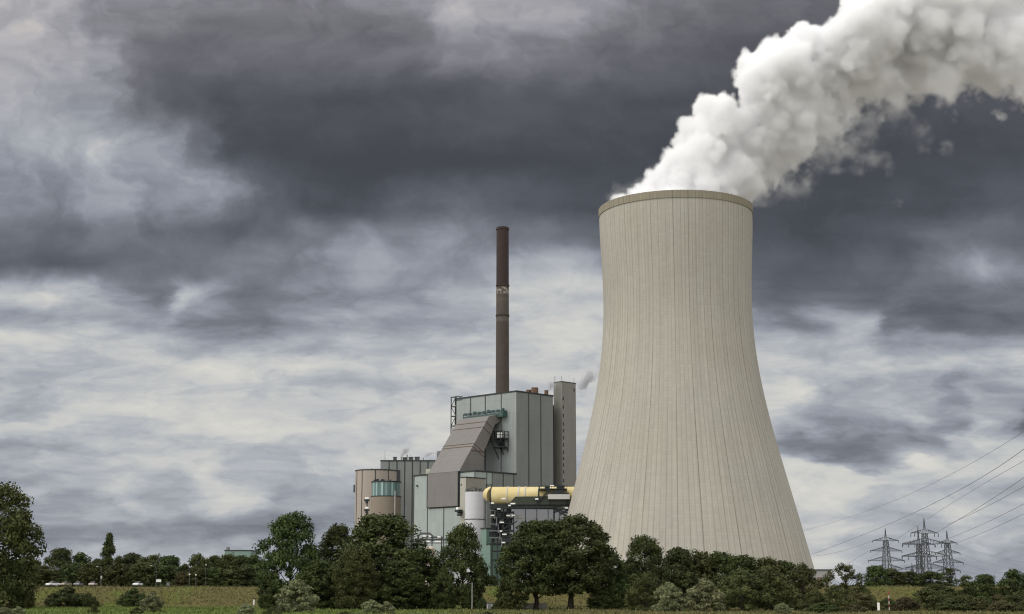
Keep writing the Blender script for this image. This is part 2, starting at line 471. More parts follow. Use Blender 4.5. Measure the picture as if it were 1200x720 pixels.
def concrete_tower_mat(base, ribdark, name):
    """cooling tower concrete: vertical rib lines, lift joints, rain stains that run down"""
    m = bpy.data.materials.new(name); m.use_nodes = True
    T = NT(m.node_tree); b = m.node_tree.nodes['Principled BSDF']
    tc = T.node('ShaderNodeTexCoord').outputs['Object']
    s = T.node('ShaderNodeSeparateXYZ'); T.link(tc, s.inputs[0])
    x, y, z = s.outputs
    an = T.math('ARCTAN2', y, x)
    NR = 66.0
    a = T.math('MULTIPLY', an, NR / (2*math.pi))
    k = T.math('ROUND', a)
    d = T.math('ABSOLUTE', T.math('SUBTRACT', a, k))
    wn = T.node('ShaderNodeTexWhiteNoise', noise_dimensions='1D'); T.link(k, wn.inputs['W'])
    zn = T.noise(T.xyz(T.math('MULTIPLY', k, 7.3), 0.0, T.math('MULTIPLY', z, 0.02)), 1.0, 4, 0.6)
    line = T.math('MULTIPLY', T.smooth(d, 0.075, 0.012), T.math('MULTIPLY', T.smooth(wn.outputs['Value'], 0.0, 1.0, 0.25, 1.0), T.smooth(zn, 0.3, 0.65, 0.45, 1.0)))
    # fine lines between the ribs
    a2 = T.math('MULTIPLY', an, 2 * NR / (2*math.pi))
    d2 = T.math('ABSOLUTE', T.math('SUBTRACT', a2, T.math('ROUND', a2)))
    fine = T.math('MULTIPLY', T.smooth(d2, 0.13, 0.02), 0.26)
    # horizontal lift joints
    h = T.math('FRACT', T.math('DIVIDE', z, 1.5))
    lift = T.math('MULTIPLY', T.math('LESS_THAN', h, 0.14), 0.07)
    hv = T.node('ShaderNodeTexWhiteNoise', noise_dimensions='2D')
    T.link(T.xyz(T.math('FLOOR', T.math('DIVIDE', z, 1.5)), T.math('FLOOR', a2), 0.0), hv.inputs['Vector'])
    # streaks
    st = T.noise(T.xyz(T.math('MULTIPLY', an, 26.0), 0.0, T.math('MULTIPLY', z, 0.012)), 1.0, 6, 0.65)
    big = T.noise(tc, 0.018, 5, 0.6)
    f = T.math('MULTIPLY_ADD', T.math('SUBTRACT', st, 0.5), 0.50, 1.0)
    f = T.math('MULTIPLY', f, T.math('MULTIPLY_ADD', T.math('SUBTRACT', big, 0.5), 0.36, 1.0))
    f = T.math('MULTIPLY', f, T.math('MULTIPLY_ADD', hv.outputs['Value'], 0.06, 0.97))
    c = T.mixc(1.0, base, f, 'MULTIPLY')
    warm = T.noise(tc, 0.03, 3, 0.5)
    c = T.mixc(T.smooth(warm, 0.4, 0.65, 0.0, 0.35), c, T.mixc(1.0, c, (1.03, 0.98, 0.93), 'MULTIPLY'))
    # damp stains: long dark runs below the rim, blotches lower down
    sn = T.noise(T.xyz(T.math('MULTIPLY', an, 60.0), 3.0, T.math('MULTIPLY', z, 0.006)), 1.0, 5, 0.7)
    runs = T.math('MULTIPLY', T.smooth(sn, 0.52, 0.72), T.smooth(z, 70.0, 175.0, 0.15, 0.75))
    bl = T.math('MULTIPLY', T.smooth(T.noise(T.xyz(T.math('MULTIPLY', an, 9.0), 8.0, T.math('MULTIPLY', z, 0.05)), 1.0, 7, 0.7), 0.52, 0.75), 0.5)
    c = T.mixc(T.math('MAXIMUM', runs, bl), c, T.mixc(1.0, c, (0.74, 0.73, 0.70), 'MULTIPLY'))
    dk = T.math('ADD', T.math('ADD', T.math('MULTIPLY', line, ribdark), fine), lift, clamp=True)
    c = T.mixc(dk, c, T.mixc(1.0, c, (0.40, 0.36, 0.30), 'MULTIPLY'))
    T.link(c, b.inputs['Base Color'])
    b.inputs['Roughness'].default_value = 0.9
    b.inputs['Specular IOR Level'].default_value = 0.15
    return m
M['tower_concrete'] = concrete_tower_mat((0.352, 0.337, 0.296), 0.55, 'tower_concrete')
M['rim_concrete'] = concrete_tower_mat((0.235, 0.214, 0.165), 0.6, 'rim_concrete')

def chimney_mat():
    m = bpy.data.materials.new('chimney_brick'); m.use_nodes = True
    T = NT(m.node_tree); b = m.node_tree.nodes['Principled BSDF']
    tc = T.node('ShaderNodeTexCoord').outputs['Object']
    s = T.node('ShaderNodeSeparateXYZ'); T.link(tc, s.inputs[0])
    z = s.outputs[2]
    n = T.noise(tc, 0.22, 6, 0.65)
    zz = T.math('MULTIPLY_ADD', T.math('SUBTRACT', n, 0.5), 2.5, z)
    f = T.math('DIVIDE', zz, 300.0)
    c = T.ramp(f, [(0.0, (0.055, 0.040, 0.032)), (0.735, (0.053, 0.040, 0.032)), (0.74, (0.084, 0.077, 0.063)), (0.752, (0.060, 0.052, 0.040)),
                   (0.79, (0.065, 0.056, 0.044)), (0.795, (0.079, 0.069, 0.054)), (0.812, (0.055, 0.047, 0.038)), (0.828, (0.071, 0.063, 0.049)), (0.834, (0.029, 0.017, 0.015)), (1.0, (0.031, 0.017, 0.016))], 'LINEAR')
    # pale marks at the joint of the bands
    v = T.node('ShaderNodeTexVoronoi'); T.link(tc, v.inputs['Vector']); v.inputs['Scale'].default_value = 0.42
    band = T.math('MULTIPLY', T.smooth(z, 243.5, 245.0), T.smooth(z, 250.5, 249.0))
    c = T.mixc(T.math('MULTIPLY', band, T.math('LESS_THAN', v.outputs['Distance'], 0.5)), c, (0.22, 0.20, 0.17))
    c = T.mixc(1.0, c, T.math('MULTIPLY_ADD', T.math('SUBTRACT', n, 0.5), 0.7, 1.0), 'MULTIPLY')
    T.link(c, b.inputs['Base Color']); b.inputs['Roughness'].default_value = 0.9
    return m
M['chimney'] = chimney_mat()

# ------------------------------------------------------------------ ground: river meadow, flood dyke, plain behind
def ground_z(x, y):
    foot = 437 + 3.0 * math.sin(x * 0.013) + 1.5 * math.sin(x * 0.041 + 1)
    if y < foot: z = 0.0
    elif y < 455: 
        t = (y - foot) / (455 - foot); z = 5.7 * (t * t * (3 - 2*t) * 0.5 + t * 0.5)
    elif y < 463: z = 5.7
    elif y < 478: z = 5.7 - (y - 463) / 15 * 1.7
    else: z = 4.0
    z += 0.10 * math.sin(x * 0.21 + y * 0.13) + 0.08 * math.sin(x * 0.07 - y * 0.31 + 2) * (y < 454)
    return z

def grass_ground_mat():
    m = bpy.data.materials.new('meadow'); m.use_nodes = True
    T = NT(m.node_tree); b = m.node_tree.nodes['Principled BSDF']
    tc = T.node('ShaderNodeTexCoord').outputs['Object']
    s = T.node('ShaderNodeSeparateXYZ'); T.link(tc, s.inputs[0])
    mp = T.node('ShaderNodeMapping'); T.link(tc, mp.inputs[0]); mp.inputs['Scale'].default_value = (0.6, 0.25, 1.0)
    a = T.noise(mp.outputs[0], 0.09, 8, 0.66)
    f = T.noise(tc, 0.9, 8, 0.7)
    lush = T.ramp(f, [(0.3, (0.045, 0.075, 0.010)), (0.5, (0.078, 0.115, 0.016)), (0.72, (0.115, 0.145, 0.028))])
    dry = T.ramp(f, [(0.3, (0.050, 0.046, 0.016)), (0.5, (0.092, 0.082, 0.030)), (0.72, (0.140, 0.115, 0.048))])
    # the mown meadow in front is lush on the left, the dyke slope and the bank on the right are dry
    zone = T.math('MULTIPLY', T.smooth(s.outputs[1], 438, 424), T.smooth(s.outputs[0], 10, -45))
    k = T.math('ADD', T.math('MULTIPLY', zone, 0.75), T.math('MULTIPLY', T.math('SUBTRACT', a, 0.5), 2.5))
    k = T.math('ADD', k, 0.22)
    c = T.mixc(T.smooth(k, 0.15, 0.8), dry, lush)
    # unseen works yard behind the dyke: gravel and concrete, pale to bounce light up
    bounce_yard = T.math('MULTIPLY', T.smooth(s.outputs[1], 560, 640), T.smooth(T.math('ABSOLUTE', s.outputs[0]), 900, 600))
    c = T.mixc(bounce_yard, c, T.ramp(f, [(0.3, (0.22, 0.205, 0.185)), (0.7, (0.33, 0.31, 0.285))]))
    T.link(c, b.inputs['Base Color']); b.inputs['Roughness'].default_value = 0.95
    b.inputs['Specular IOR Level'].default_value = 0.1
    bp = T.node('ShaderNodeBump'); bp.inputs['Strength'].default_value = 0.8; bp.inputs['Distance'].default_value = 0.3
    T.link(f, bp.inputs['Height']); T.link(bp.outputs[0], b.inputs['Normal'])
    return m
M['meadow'] = grass_ground_mat()

def build_ground():
    ys = [-400, -100, 100, 200, 260] + list(np.arange(290, 430, 4.0)) + list(np.arange(430, 482, 1.0)) + [490, 520, 600, 800, 1200, 2000, 4000, 9000]
    xs = [-9000, -4000, -2000, -1000, -600, -400] + list(np.arange(-260, 262, 4.0)) + [400, 600, 1000, 2000, 4000, 9000]
    vs = [(x, y, ground_z(x, y)) for y in ys for x in xs]
    nx = len(xs)
    fs = [(j*nx+i, j*nx+i+1, (j+1)*nx+i+1, (j+1)*nx+i) for j in range(len(ys)-1) for i in range(nx-1)]
    g = MB().add(vs, fs, 0, True).build('ground', M['meadow'])
    tag(g, 'grassy river meadow rising to a flood dyke', None, None, 'structure')
    # asphalt path on the dyke crest
    p = MB()
    px = list(range(-400, 401, 10))
    vs = [(x, y, ground_z(x, y) + 0.13) for y in (457.2, 460.8) for x in px]
    p.add(vs, [(i, i+1, len(px)+i+1, len(px)+i) for i in range(len(px)-1)])
    tag(p.build('path', mat('asphalt', (0.055, 0.055, 0.055), 0.9, 0.15, 0.5)), 'narrow asphalt road on top of the dyke', None, None, 'structure')
build_ground()

def grass_tufts():
    rnd = np.random.RandomState(5)
    mb_v, mb_f = [], []
    n = 0
    specs = [(26000, 292, 440, 0.22, 0.5), (16000, 437, 458, 0.22, 0.55)]
    for cnt, y0, y1, hmin, hmax in specs:
        for i in range(cnt):
            y = rnd.uniform(y0, y1); x = rnd.uniform(-0.40, 0.40) * y
            h = rnd.uniform(hmin, hmax) * (1.6 if rnd.rand() < 0.04 else 1.0); w = rnd.uniform(0.08, 0.22)
            z = ground_z(x, y) - 0.05
            a = rnd.uniform(0, math.pi); lx, ly = rnd.uniform(-.2, .2, 2)
            ca, sa = math.cos(a) * w, math.sin(a) * w
            mb_v += [(x-ca, y-sa, z), (x+ca, y+sa, z), (x+ca*0.4+lx, y+sa*0.4+ly, z+h), (x-ca*0.5+lx, y-sa*0.5+ly, z+h*0.85)]
            mb_f.append((n, n+1, n+2, n+3)); n += 4
    me = bpy.data.meshes.new('grass'); me.from_pydata(mb_v, [], mb_f); me.update()
    m = bpy.data.materials.new('grass_blade'); m.use_nodes = True
    T = NT(m.node_tree); b = m.node_tree.nodes['Principled BSDF']
    g = T.node('ShaderNodeNewGeometry')
    c = T.ramp(g.outputs['Random Per Island'], [(0, (0.045, 0.050, 0.014)), (0.45, (0.080, 0.076, 0.024)), (0.8, (0.120, 0.100, 0.038)), (1, (0.17, 0.135, 0.06))])
    c2 = T.ramp(g.outputs['Random Per Island'], [(0, (0.045, 0.072, 0.012)), (0.5, (0.085, 0.120, 0.018)), (1, (0.14, 0.165, 0.04))])
    s = T.node('ShaderNodeSeparateXYZ'); T.link(g.outputs['Position'], s.inputs[0])
    pn = T.noise(g.outputs['Position'], 0.05, 4, 0.6)
    zone = T.math('MULTIPLY', T.smooth(s.outputs[1], 438, 424), T.smooth(T.math('MULTIPLY_ADD', T.math('SUBTRACT', pn, 0.5), 140.0, s.outputs[0]), 20, -45))
    c = T.mixc(T.math('MULTIPLY_ADD', zone, 0.85, 0.08), c, c2)
    T.link(c, b.inputs['Base Color']); b.inputs['Roughness'].default_value = 0.9
    me.materials.append(m)
    o = bpy.data.objects.new('grass', me); col.objects.link(o)
    tag(o, 'tufts of meadow grass on the bank and the dyke slope', None, None, 'stuff')
grass_tufts()

# ------------------------------------------------------------------ cooling tower
TY = 685.0
TX = east(795.0, TY, 110.0)
PROFILE_PX = [(246, 89.3), (260, 88.9), (307, 87.6), (350, 87.0), (389, 87.6), (435, 92.6), (482, 102.2), (529, 114.6), (581, 127.8), (620, 138.8), (666, 152.0), (690, 158.0)]
def tower_profile():
    zs, rs = [], []
    for py, hw in PROFILE_PX:
        z = height(py, TY)
        dep = TY * CP + (z - EYE) * SP
        r = hw / F * dep
        zs.append(z); rs.append(r * (1 - 0.5 * (r / dep) ** 2))
    zz = np.linspace(zs[0], 0.0, 90)
    c = np.polyfit(np.array(zs), np.array(rs), 5)
    return [(float(np.polyval(c, z)), float(z)) for z in zz]
TOWER = tower_profile()
TOP_Z, TOP_R = TOWER[0][1], TOWER[0][0]

def tower_radius(z):
    return float(np.interp(z, [p[1] for p in TOWER][::-1], [p[0] for p in TOWER][::-1]))

def build_tower():
    t = thing('cooling_tower', 'huge pale concrete cooling tower with white steam rising from its mouth', 'cooling tower', (TX, TY, 0))
    band = 3.5
    outer = [(r, z) for r, z in TOWER if z < TOP_Z - band - 0.3]
    outer = [(tower_radius(TOP_Z - band), TOP_Z - band)] + outer
    b = MB().lathe(outer, 192)
    inner = [(tower_radius(z) - 0.9, z) for z in np.linspace(0.3, TOP_Z - band, 40)]
    b.lathe(inner, 96)
    b.build('shell', M['tower_concrete'], t)
    r = MB()
    zb, zt = TOP_Z - band, TOP_Z
    r.lathe([(tower_radius(zb) - 0.9, zb), (tower_radius(zb) + 0.35, zb), (TOP_R + 0.35, zt), (TOP_R - 1.0, zt), (TOP_R - 1.0, zb - 0.02)], 192, 0, False)
    rim = r.build('rim', M['rim_concrete'], t)
    return t
tower = build_tower()

# ------------------------------------------------------------------ steam
def vnoise(shape, cell, seed):
    """smooth value noise on a grid"""
    rs = np.random.RandomState(seed)
    out = None
    n = [int(math.ceil(s / cell)) + 3 for s in shape]
    lat = rs.rand(*n).astype(np.float32)
    res = lat
    for ax in range(3):
        p = np.arange(shape[ax]) / cell
        i = np.floor(p).astype(int); t = (p - i).astype(np.float32)
        t = t * t * (3 - 2 * t)
        sh = [1, 1, 1]; sh[ax] = -1
        t = t.reshape(sh)
        res = np.take(res, i, axis=ax) * (1 - t) + np.take(res, i + 1, axis=ax) * t
    return res

def fbm(shape, cell, octaves, seed, gain=0.5):
    a, s, tot = 1.0, 0, 0.0
    for o in range(octaves):
        s = s + a * vnoise(shape, max(cell / 2 ** o, 1.01), seed + o * 13)
        tot += a; a *= gain
    return s / tot

def volume_mat(name, dens, color=(0.963, 0.963, 0.967), aniso=0.15):
    m = bpy.data.materials.new(name); m.use_nodes = True
    nt = m.node_tree
    for n in list(nt.nodes): nt.nodes.remove(n)
    T = NT(nt)
    v = T.node('ShaderNodeVolumePrincipled')
    v.inputs['Color'].default_value = (*color, 1)
    v.inputs['Anisotropy'].default_value = aniso
    v.inputs['Density Attribute'].default_value = 'density'
    v.inputs['Density'].default_value = dens
    o = T.node('ShaderNodeOutputMaterial')
    T.link(v.outputs[0], o.inputs['Volume'])
    return m

def fog_object(name, dens, lo, hi, material, parent=None):
    """a grid of densities (nx, ny, nz) made into a fog volume between the corners lo and hi"""
    nx, ny, nz = dens.shape
    me = bpy.data.meshes.new(name)
    me.vertices.add(nx * ny * nz)
    at_ = me.attributes.new('steam', 'FLOAT', 'POINT')
    at_.data.foreach_set('value', dens.astype(np.float32).ravel())
    o = bpy.data.objects.new(name, me); col.objects.link(o)
    ng = bpy.data.node_groups.new(name, 'GeometryNodeTree')
    ng.interface.new_socket('Geometry', in_out='INPUT', socket_type='NodeSocketGeometry')
    ng.interface.new_socket('Geometry', in_out='OUTPUT', socket_type='NodeSocketGeometry')
    N, Lk = ng.nodes, ng.links
    gi, go = N.new('NodeGroupInput'), N.new('NodeGroupOutput')
    pos = N.new('GeometryNodeInputPosition')
    sx = N.new('ShaderNodeSeparateXYZ'); Lk.new(pos.outputs[0], sx.inputs[0])
    idx = []
    for k, n in enumerate((nx, ny, nz)):
        mr = N.new('ShaderNodeMapRange'); mr.clamp = True
        Lk.new(sx.outputs[k], mr.inputs[0])
        mr.inputs[1].default_value = lo[k]; mr.inputs[2].default_value = hi[k]
        mr.inputs[3].default_value = 0; mr.inputs[4].default_value = n - 1
        rd = N.new('ShaderNodeMath'); rd.operation = 'ROUND'; Lk.new(mr.outputs[0], rd.inputs[0])
        fi = N.new('FunctionNodeFloatToInt'); Lk.new(rd.outputs[0], fi.inputs[0])
        idx.append(fi.outputs[0])
    def im(op, a, b):
        n = N.new('FunctionNodeIntegerMath'); n.operation = op
        Lk.new(a, n.inputs[0])
        if isinstance(b, int): n.inputs[1].default_value = b
        else: Lk.new(b, n.inputs[1])
        return n.outputs[0]
    i = im('ADD', im('MULTIPLY', im('ADD', im('MULTIPLY', idx[0], ny), idx[1]), nz), idx[2])
    na = N.new('GeometryNodeInputNamedAttribute'); na.data_type = 'FLOAT'; na.inputs[0].default_value = 'steam'
    si = N.new('GeometryNodeSampleIndex'); si.data_type = 'FLOAT'; si.domain = 'POINT'
    Lk.new(gi.outputs[0], si.inputs[0]); Lk.new(na.outputs[0], si.inputs[1]); Lk.new(i, si.inputs['Index'])
    vc = N.new('GeometryNodeVolumeCube')
    Lk.new(si.outputs[0], vc.inputs['Density'])
    vc.inputs['Min'].default_value = lo; vc.inputs['Max'].default_value = hi
    vc.inputs['Resolution X'].default_value = nx; vc.inputs['Resolution Y'].default_value = ny; vc.inputs['Resolution Z'].default_value = nz
    sm = N.new('GeometryNodeSetMaterial'); sm.inputs['Material'].default_value = material
    Lk.new(vc.outputs[0], sm.inputs[0]); Lk.new(sm.outputs[0], go.inputs[0])
    md = o.modifiers.new('fog', 'NODES'); md.node_group = ng
    me.materials.append(material)
    if parent is not None: o.parent = parent
    return o

def fog_core(name, field, lo, hi, iso, material, parent=None, voxel=None):
    """the dense heart of a cloud as a surface: iso level of the same grid"""
    o = fog_object(name + '_tmp', field, lo, hi, material)
    ng = o.modifiers[0].node_group
    N, Lk = ng.nodes, ng.links
    go = [n for n in N if n.bl_idname == 'NodeGroupOutput'][0]
    vc = [n for n in N if n.bl_idname == 'GeometryNodeVolumeCube'][0]
    vm = N.new('GeometryNodeVolumeToMesh'); vm.inputs['Threshold'].default_value = iso
    Lk.new(vc.outputs[0], vm.inputs[0]); Lk.new(vm.outputs[0], go.inputs[0])
    dg = bpy.context.evaluated_depsgraph_get()
    me = bpy.data.meshes.new_from_object(o.evaluated_get(dg))
    me.name = name
    me.materials.clear(); me.materials.append(material)
    for p in me.polygons: p.use_smooth = True
    old = o.data
    bpy.data.objects.remove(o); bpy.data.meshes.remove(old); bpy.data.node_groups.remove(ng)
    c = bpy.data.objects.new(name, me); col.objects.link(c)
    if parent is not None: c.parent = parent
    return c

def build_plume():
    rnd = np.random.RandomState(11)
    root = thing('steam_plume', 'thick white steam plume billowing from the cooling tower and drifting right', 'steam', (0, 0, 0))
    h = 0.85
    A, B = at(640, 300, TY), at(1330, -90, TY)
    lo = np.array([TX - 40.0, TY - 66.0, TOP_Z - 22.0]); hi = np.array([east(1290, TY, 230), TY + 66.0, height(-75, TY)])
    shape = tuple(int(round((hi[k] - lo[k]) / h)) + 1 for k in range(3))
    hi = lo + (np.array(shape) - 1) * h
    sd = np.full(shape, -14.0, np.float32)               # metres inside the surface (negative outside)
    def splat(c, r):
        m = r + 12.0
        i0 = np.maximum(0, np.floor((c - m - lo) / h).astype(int)); i1 = np.minimum(shape, np.ceil((c + m - lo) / h).astype(int) + 1)
        if np.any(i1 <= i0): return
        g = [lo[k] + h * np.arange(i0[k], i1[k]) - c[k] for k in range(3)]
        d = r - np.sqrt(g[0][:, None, None] ** 2 + g[1][None, :, None] ** 2 + g[2][None, None, :] ** 2)
        v = sd[i0[0]:i1[0], i0[1]:i1[1], i0[2]:i1[2]]
        np.maximum(v, d, out=v)
    # main lobes: (photo column, row, radius in photo pixels, offset in depth metres)
    lobes = [
        (806, 264, 60, 0), (770, 268, 30, 2), (719, 239, 5, 0), (726, 236, 7, -6), (732, 235, 8, 0), (744, 230, 11, 0), (757, 224, 13, 2), (770, 215, 15, -2), (783, 204, 17, 0), (792, 190, 18, -4), (802, 170, 18, 0), (838, 255, 40, 0), (812, 226, 42, 0), (848, 215, 36, 0), (786, 240, 22, -8),
        (822, 192, 32, -6), (835, 160, 34, -4), (862, 186, 42, 4), (846, 136, 26, -10), (834, 130, 20, 6), (868, 148, 22, 0),
        (905, 170, 42, 6), (925, 128, 44, 0), (902, 92, 40, -8), (880, 80, 22, -4), (925, 78, 26, -14), (943, 56, 24, -8),
        (950, 85, 42, 2), (975, 62, 34, -6), (990, 100, 34, 6), (1010, 70, 44, 0), (1022, 35, 40, -10), (1040, 12, 42, -4), (1050, 70, 46, 8),
        (1075, 30, 54, 0), (1090, 72, 46, 4), (1110, 0, 56, -8), (1130, 60, 56, 2), (1160, 20, 62, 6), (1185, 68, 48, -2),
        (1205, -10, 62, 0), (1225, 50, 62, 4), (1270, 10, 76, 0), (935, 180, 24, 10), (915, 200, 18, 6), (945, 150, 28, 6), (890, 215, 16, -4), (940, 168, 30, 0), (930, 194, 20, 2), (1110, 88, 36, 0), (1160, 84, 40, 4), (1030, 88, 30, 0), (1210, 88, 40, 0)]
    px = TY / F * 1.03
    up = np.array([-0.45, -0.45, 0.55])
    kids = []
    for c, r, rad, dz in lobes:
        Y = TY + dz * 1.6
        p = np.array(at(c, r, Y)); R0 = rad * px
        splat(p, R0 * 0.93)
        n1 = int(10 + rad * 0.55)
        for i in range(n1):
            d = rnd.normal(size=3); d[1] -= 0.35; d /= np.linalg.norm(d)
            r1 = R0 * rnd.uniform(0.22, 0.46)
            q = p + d * (R0 * rnd.uniform(0.70, 0.92))
            if q[2] < TOP_Z + 3 and math.hypot(q[0] - TX, q[1] - TY) + r1 > TOP_R - 4: continue
            splat(q, r1)
            for j in range(9):
                e = rnd.normal(size=3) + d * 0.9; e /= np.linalg.norm(e)
                r2 = r1 * rnd.uniform(0.25, 0.5)
                q2 = q + e * r1 * rnd.uniform(0.75, 0.95)
                if q2[2] < TOP_Z + 2 and math.hypot(q2[0] - TX, q2[1] - TY) + r2 > TOP_R - 3: continue
                splat(q2, r2)
    X = lo[0] + h * np.arange(shape[0]); Yg = lo[1] + h * np.arange(shape[1]); Z = lo[2] + h * np.arange(shape[2])
    # where the edge is torn and thin: the lee side (right, below), torn more the farther it has drifted
    colpx = 600 + (X - 0) / (TY * CP + 190 * SP) * F
    rowz = np.array([height(r, TY) for r in (300, 235, 200, 150, 120, 100, 60, 0, -80)])
    Zs = Z[None, :]
    lower = np.interp(colpx, [860, 890, 920, 960, 1000, 1050, 1100, 1200, 1300], [height(r, TY) for r in (270, 215, 190, 160, 110, 85, 90, 90, 80)])
    soft = np.clip((lower[:, None] + 10 - Zs) / 22.0, 0, 1) * np.clip((colpx[:, None] - 868) / 30.0, 0, 1)      # 0 crisp .. 1 torn
    drift = np.clip((colpx - 940) / 260.0, 0, 1)[:, None] * 0.22
    soft = np.clip(soft + drift, 0, 1)[:, None, :].astype(np.float32)
    nb = fbm(shape, 22.0, 5, 3, 0.55) - 0.5
    rg = (1 - np.abs(fbm(shape, 14.0, 4, 331, 0.6) - 0.5) * 6.0)
    nf = fbm(shape, 6.0, 3, 91, 0.6) - 0.5
    f = sd + nf * (4.2 + 4.0 * soft) + nb * (5.0 + 34.0 * soft) + (rg - 0.55) * 7.0 * soft - 4.0 * soft
    width = 1.5 + 6.0 * soft
    dens = np.clip(f / width + 0.12, 0, 1)
    dens = dens * dens * (3 - 2 * dens) * (1 - 0.55 * soft)
    # thin torn wisps hanging under the plume
    wis = np.zeros(shape, np.float32)
    for c, r, w_, hgt, amt in [(985, 178, 26, 18, 1.0), (1022, 188, 26, 11, 1.1), (1000, 201, 30, 6, 1.1), (1040, 196, 9, 12, 1.0), (1084, 156, 16, 24, 1.0), (1106, 172, 9, 12, 1.1), (960, 170, 14, 30, 1.0), (1150, 165, 10, 8, 0.6), (1045, 135, 36, 26, 0.7), (1000, 150, 40, 26, 0.8), (1105, 125, 22, 10, 0.6),
                               (925, 222, 34, 24, 1.0), (915, 250, 26, 24, 0.9), (930, 272, 14, 18, 0.8), (905, 285, 20, 12, 0.5), (1140, 218, 14, 8, 0.6), (1065, 240, 26, 9, 0.5), (893, 235, 14, 30, 0.8), (750, 222, 30, 10, 1.2), (730, 232, 22, 7, 1.3), (775, 200, 16, 12, 1.1), (886, 228, 14, 26, 1.2), (760, 212, 22, 8, 1.0)]:
        p = at(c, r, TY - 4); sx, sz = w_ * px, hgt * px; sy = 0.75 * (sx + sz) * 0.6
        g = np.exp(-(((X - p.x) / sx) ** 2)[:, None, None] - (((Yg - p.y) / sy) ** 2)[None, :, None] - (((Z - p.z) / sz) ** 2)[None, None, :])
        wis = np.maximum(wis, amt * g)
    nw = fbm(shape, 12.0, 5, 47, 0.68)
    ridge = 1 - np.abs(fbm(shape, 9.0, 4, 203, 0.62) - 0.5) * 7.5
    wd = np.clip(wis * 1.35 + (nw - 0.5) * 3.6 - 0.60, 0, 1) * np.clip(ridge * 0.8 + 0.45, 0, 1)
    wd = wd * np.clip(wis * 4 - 0.3, 0, 1)
    dens = np.maximum(dens, np.clip(wd, 0, 1) * 0.13)
    # nothing outside the shell below the rim
    rr = np.sqrt((X[:, None] - TX) ** 2 + (Yg[None, :] - TY) ** 2)[:, :, None]
    mask = np.clip((TOP_R - 1.6 - rr) / 1.2, 0, 1)
    below = (Z < TOP_Z + 0.3)[None, None, :]
    dens = np.where(below, dens * mask, dens)
    core = np.where(below, f * mask - (1 - mask) * 3, f).astype(np.float32) - 5.5 * soft
    for a in (core,):
        a[0] = a[-1] = -3; a[:, 0] = a[:, -1] = -3; a[:, :, 0] = a[:, :, -1] = -3
    m = bpy.data.materials.new('steam_dense'); m.use_nodes = True
    b = m.node_tree.nodes['Principled BSDF']
    b.inputs['Base Color'].default_value = (0.95, 0.95, 0.95, 1)
    b.inputs['Roughness'].default_value = 1.0
    b.inputs['Specular IOR Level'].default_value = 0.0
    lo_t, hi_t = tuple(float(v) for v in lo), tuple(float(v) for v in hi)
    fog_core('dense_steam', core, lo_t, hi_t, CORE_ISO, m, root)
    tag(fog_object('thin_steam', dens, lo_t, hi_t, volume_mat('steam_thin', STEAM_DENS)), 'soft torn edge of the steam plume and the wisps hanging below it', 'steam', None, 'stuff')
CORE_ISO = 6.5
STEAM_DENS = 0.42
build_plume()

# ------------------------------------------------------------------ power station
Q = math.sqrt(0.5)
G0 = 3.6                                   # buildings are sunk a little into the plain at 4 m
def run(px, P0, d, z):
    """how far along the horizontal direction d from P0 the wall end at photo column px lies"""
    k = (px - 600.0) / F
    return (k * (P0[1] * CP + (z - EYE) * SP) - P0[0]) / (d[0] - k * d[1] * CP)
LEFT, RIGHT = (-Q, Q), (Q, Q)              # the two wall directions of the station, away from the near corner

def panel_wall(mb, x0, x1, y0, y1, z0, z1, left_mat, right_mat, seam_mat, seams_left=(), seams_right=(), w=0.55, cap=0.5):
    """box whose two visible walls carry raised panel joints and a coping"""
    vs = [(x, y, z) for z in (z0, z1) for y in (y0, y1) for x in (x0, x1)]
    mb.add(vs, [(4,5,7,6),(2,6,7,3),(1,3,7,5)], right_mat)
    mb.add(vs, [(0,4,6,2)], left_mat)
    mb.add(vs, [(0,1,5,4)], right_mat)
    for y in seams_left:
        mb.box(x0 - 0.14, x0 + 0.05, y - w/2, y + w/2, z0, z1 - 0.1, seam_mat)
    for x in seams_right:
        mb.box(x - w/2, x + w/2, y0 - 0.14, y0 + 0.05, z0, z1 - 0.1, seam_mat)
    if cap:
        mb.box(x0 - 0.25, x1 + 0.2, y0 - 0.25, y1 + 0.2, z1 - cap, z1 + 0.35, seam_mat)

C0 = at(605, 458, 820)
def build_boiler():
    t = thing('boiler_house', 'tall grey panelled boiler house, the highest block of the power station', 'building', (C0.x, C0.y, G0), R(45))
    H = 112.7 - G0
    b = MB()
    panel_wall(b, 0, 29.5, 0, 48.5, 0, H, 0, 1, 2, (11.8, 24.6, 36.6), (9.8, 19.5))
    b.build('wall', [M['grey_panel'], M['dark_panel_and_shade'], M['seam']], t)
    r = MB()                                           # solid dark block standing in for the shade in the stair tower gap
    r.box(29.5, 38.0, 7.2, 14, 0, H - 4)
    r.build('gap_shade', M['seam'], t)
    for px, py, rp, dep in ((626.7, 454.6, 4.2, 10), (619.5, 457.2, 3.0, 14), (640.3, 457.6, 2.4, 6)):
        P0 = (C0.x + dep * LEFT[0], C0.y + dep * LEFT[1])
        x = run(px, P0, RIGHT, 114)
        Yv = P0[1] + x * Q
        s = MB().cyl((x, dep), rp * ppm(Yv), H, height(py, Yv) - G0, 20)
        s.build('roof_vent', M['rust'], t)
    return t
build_boiler()

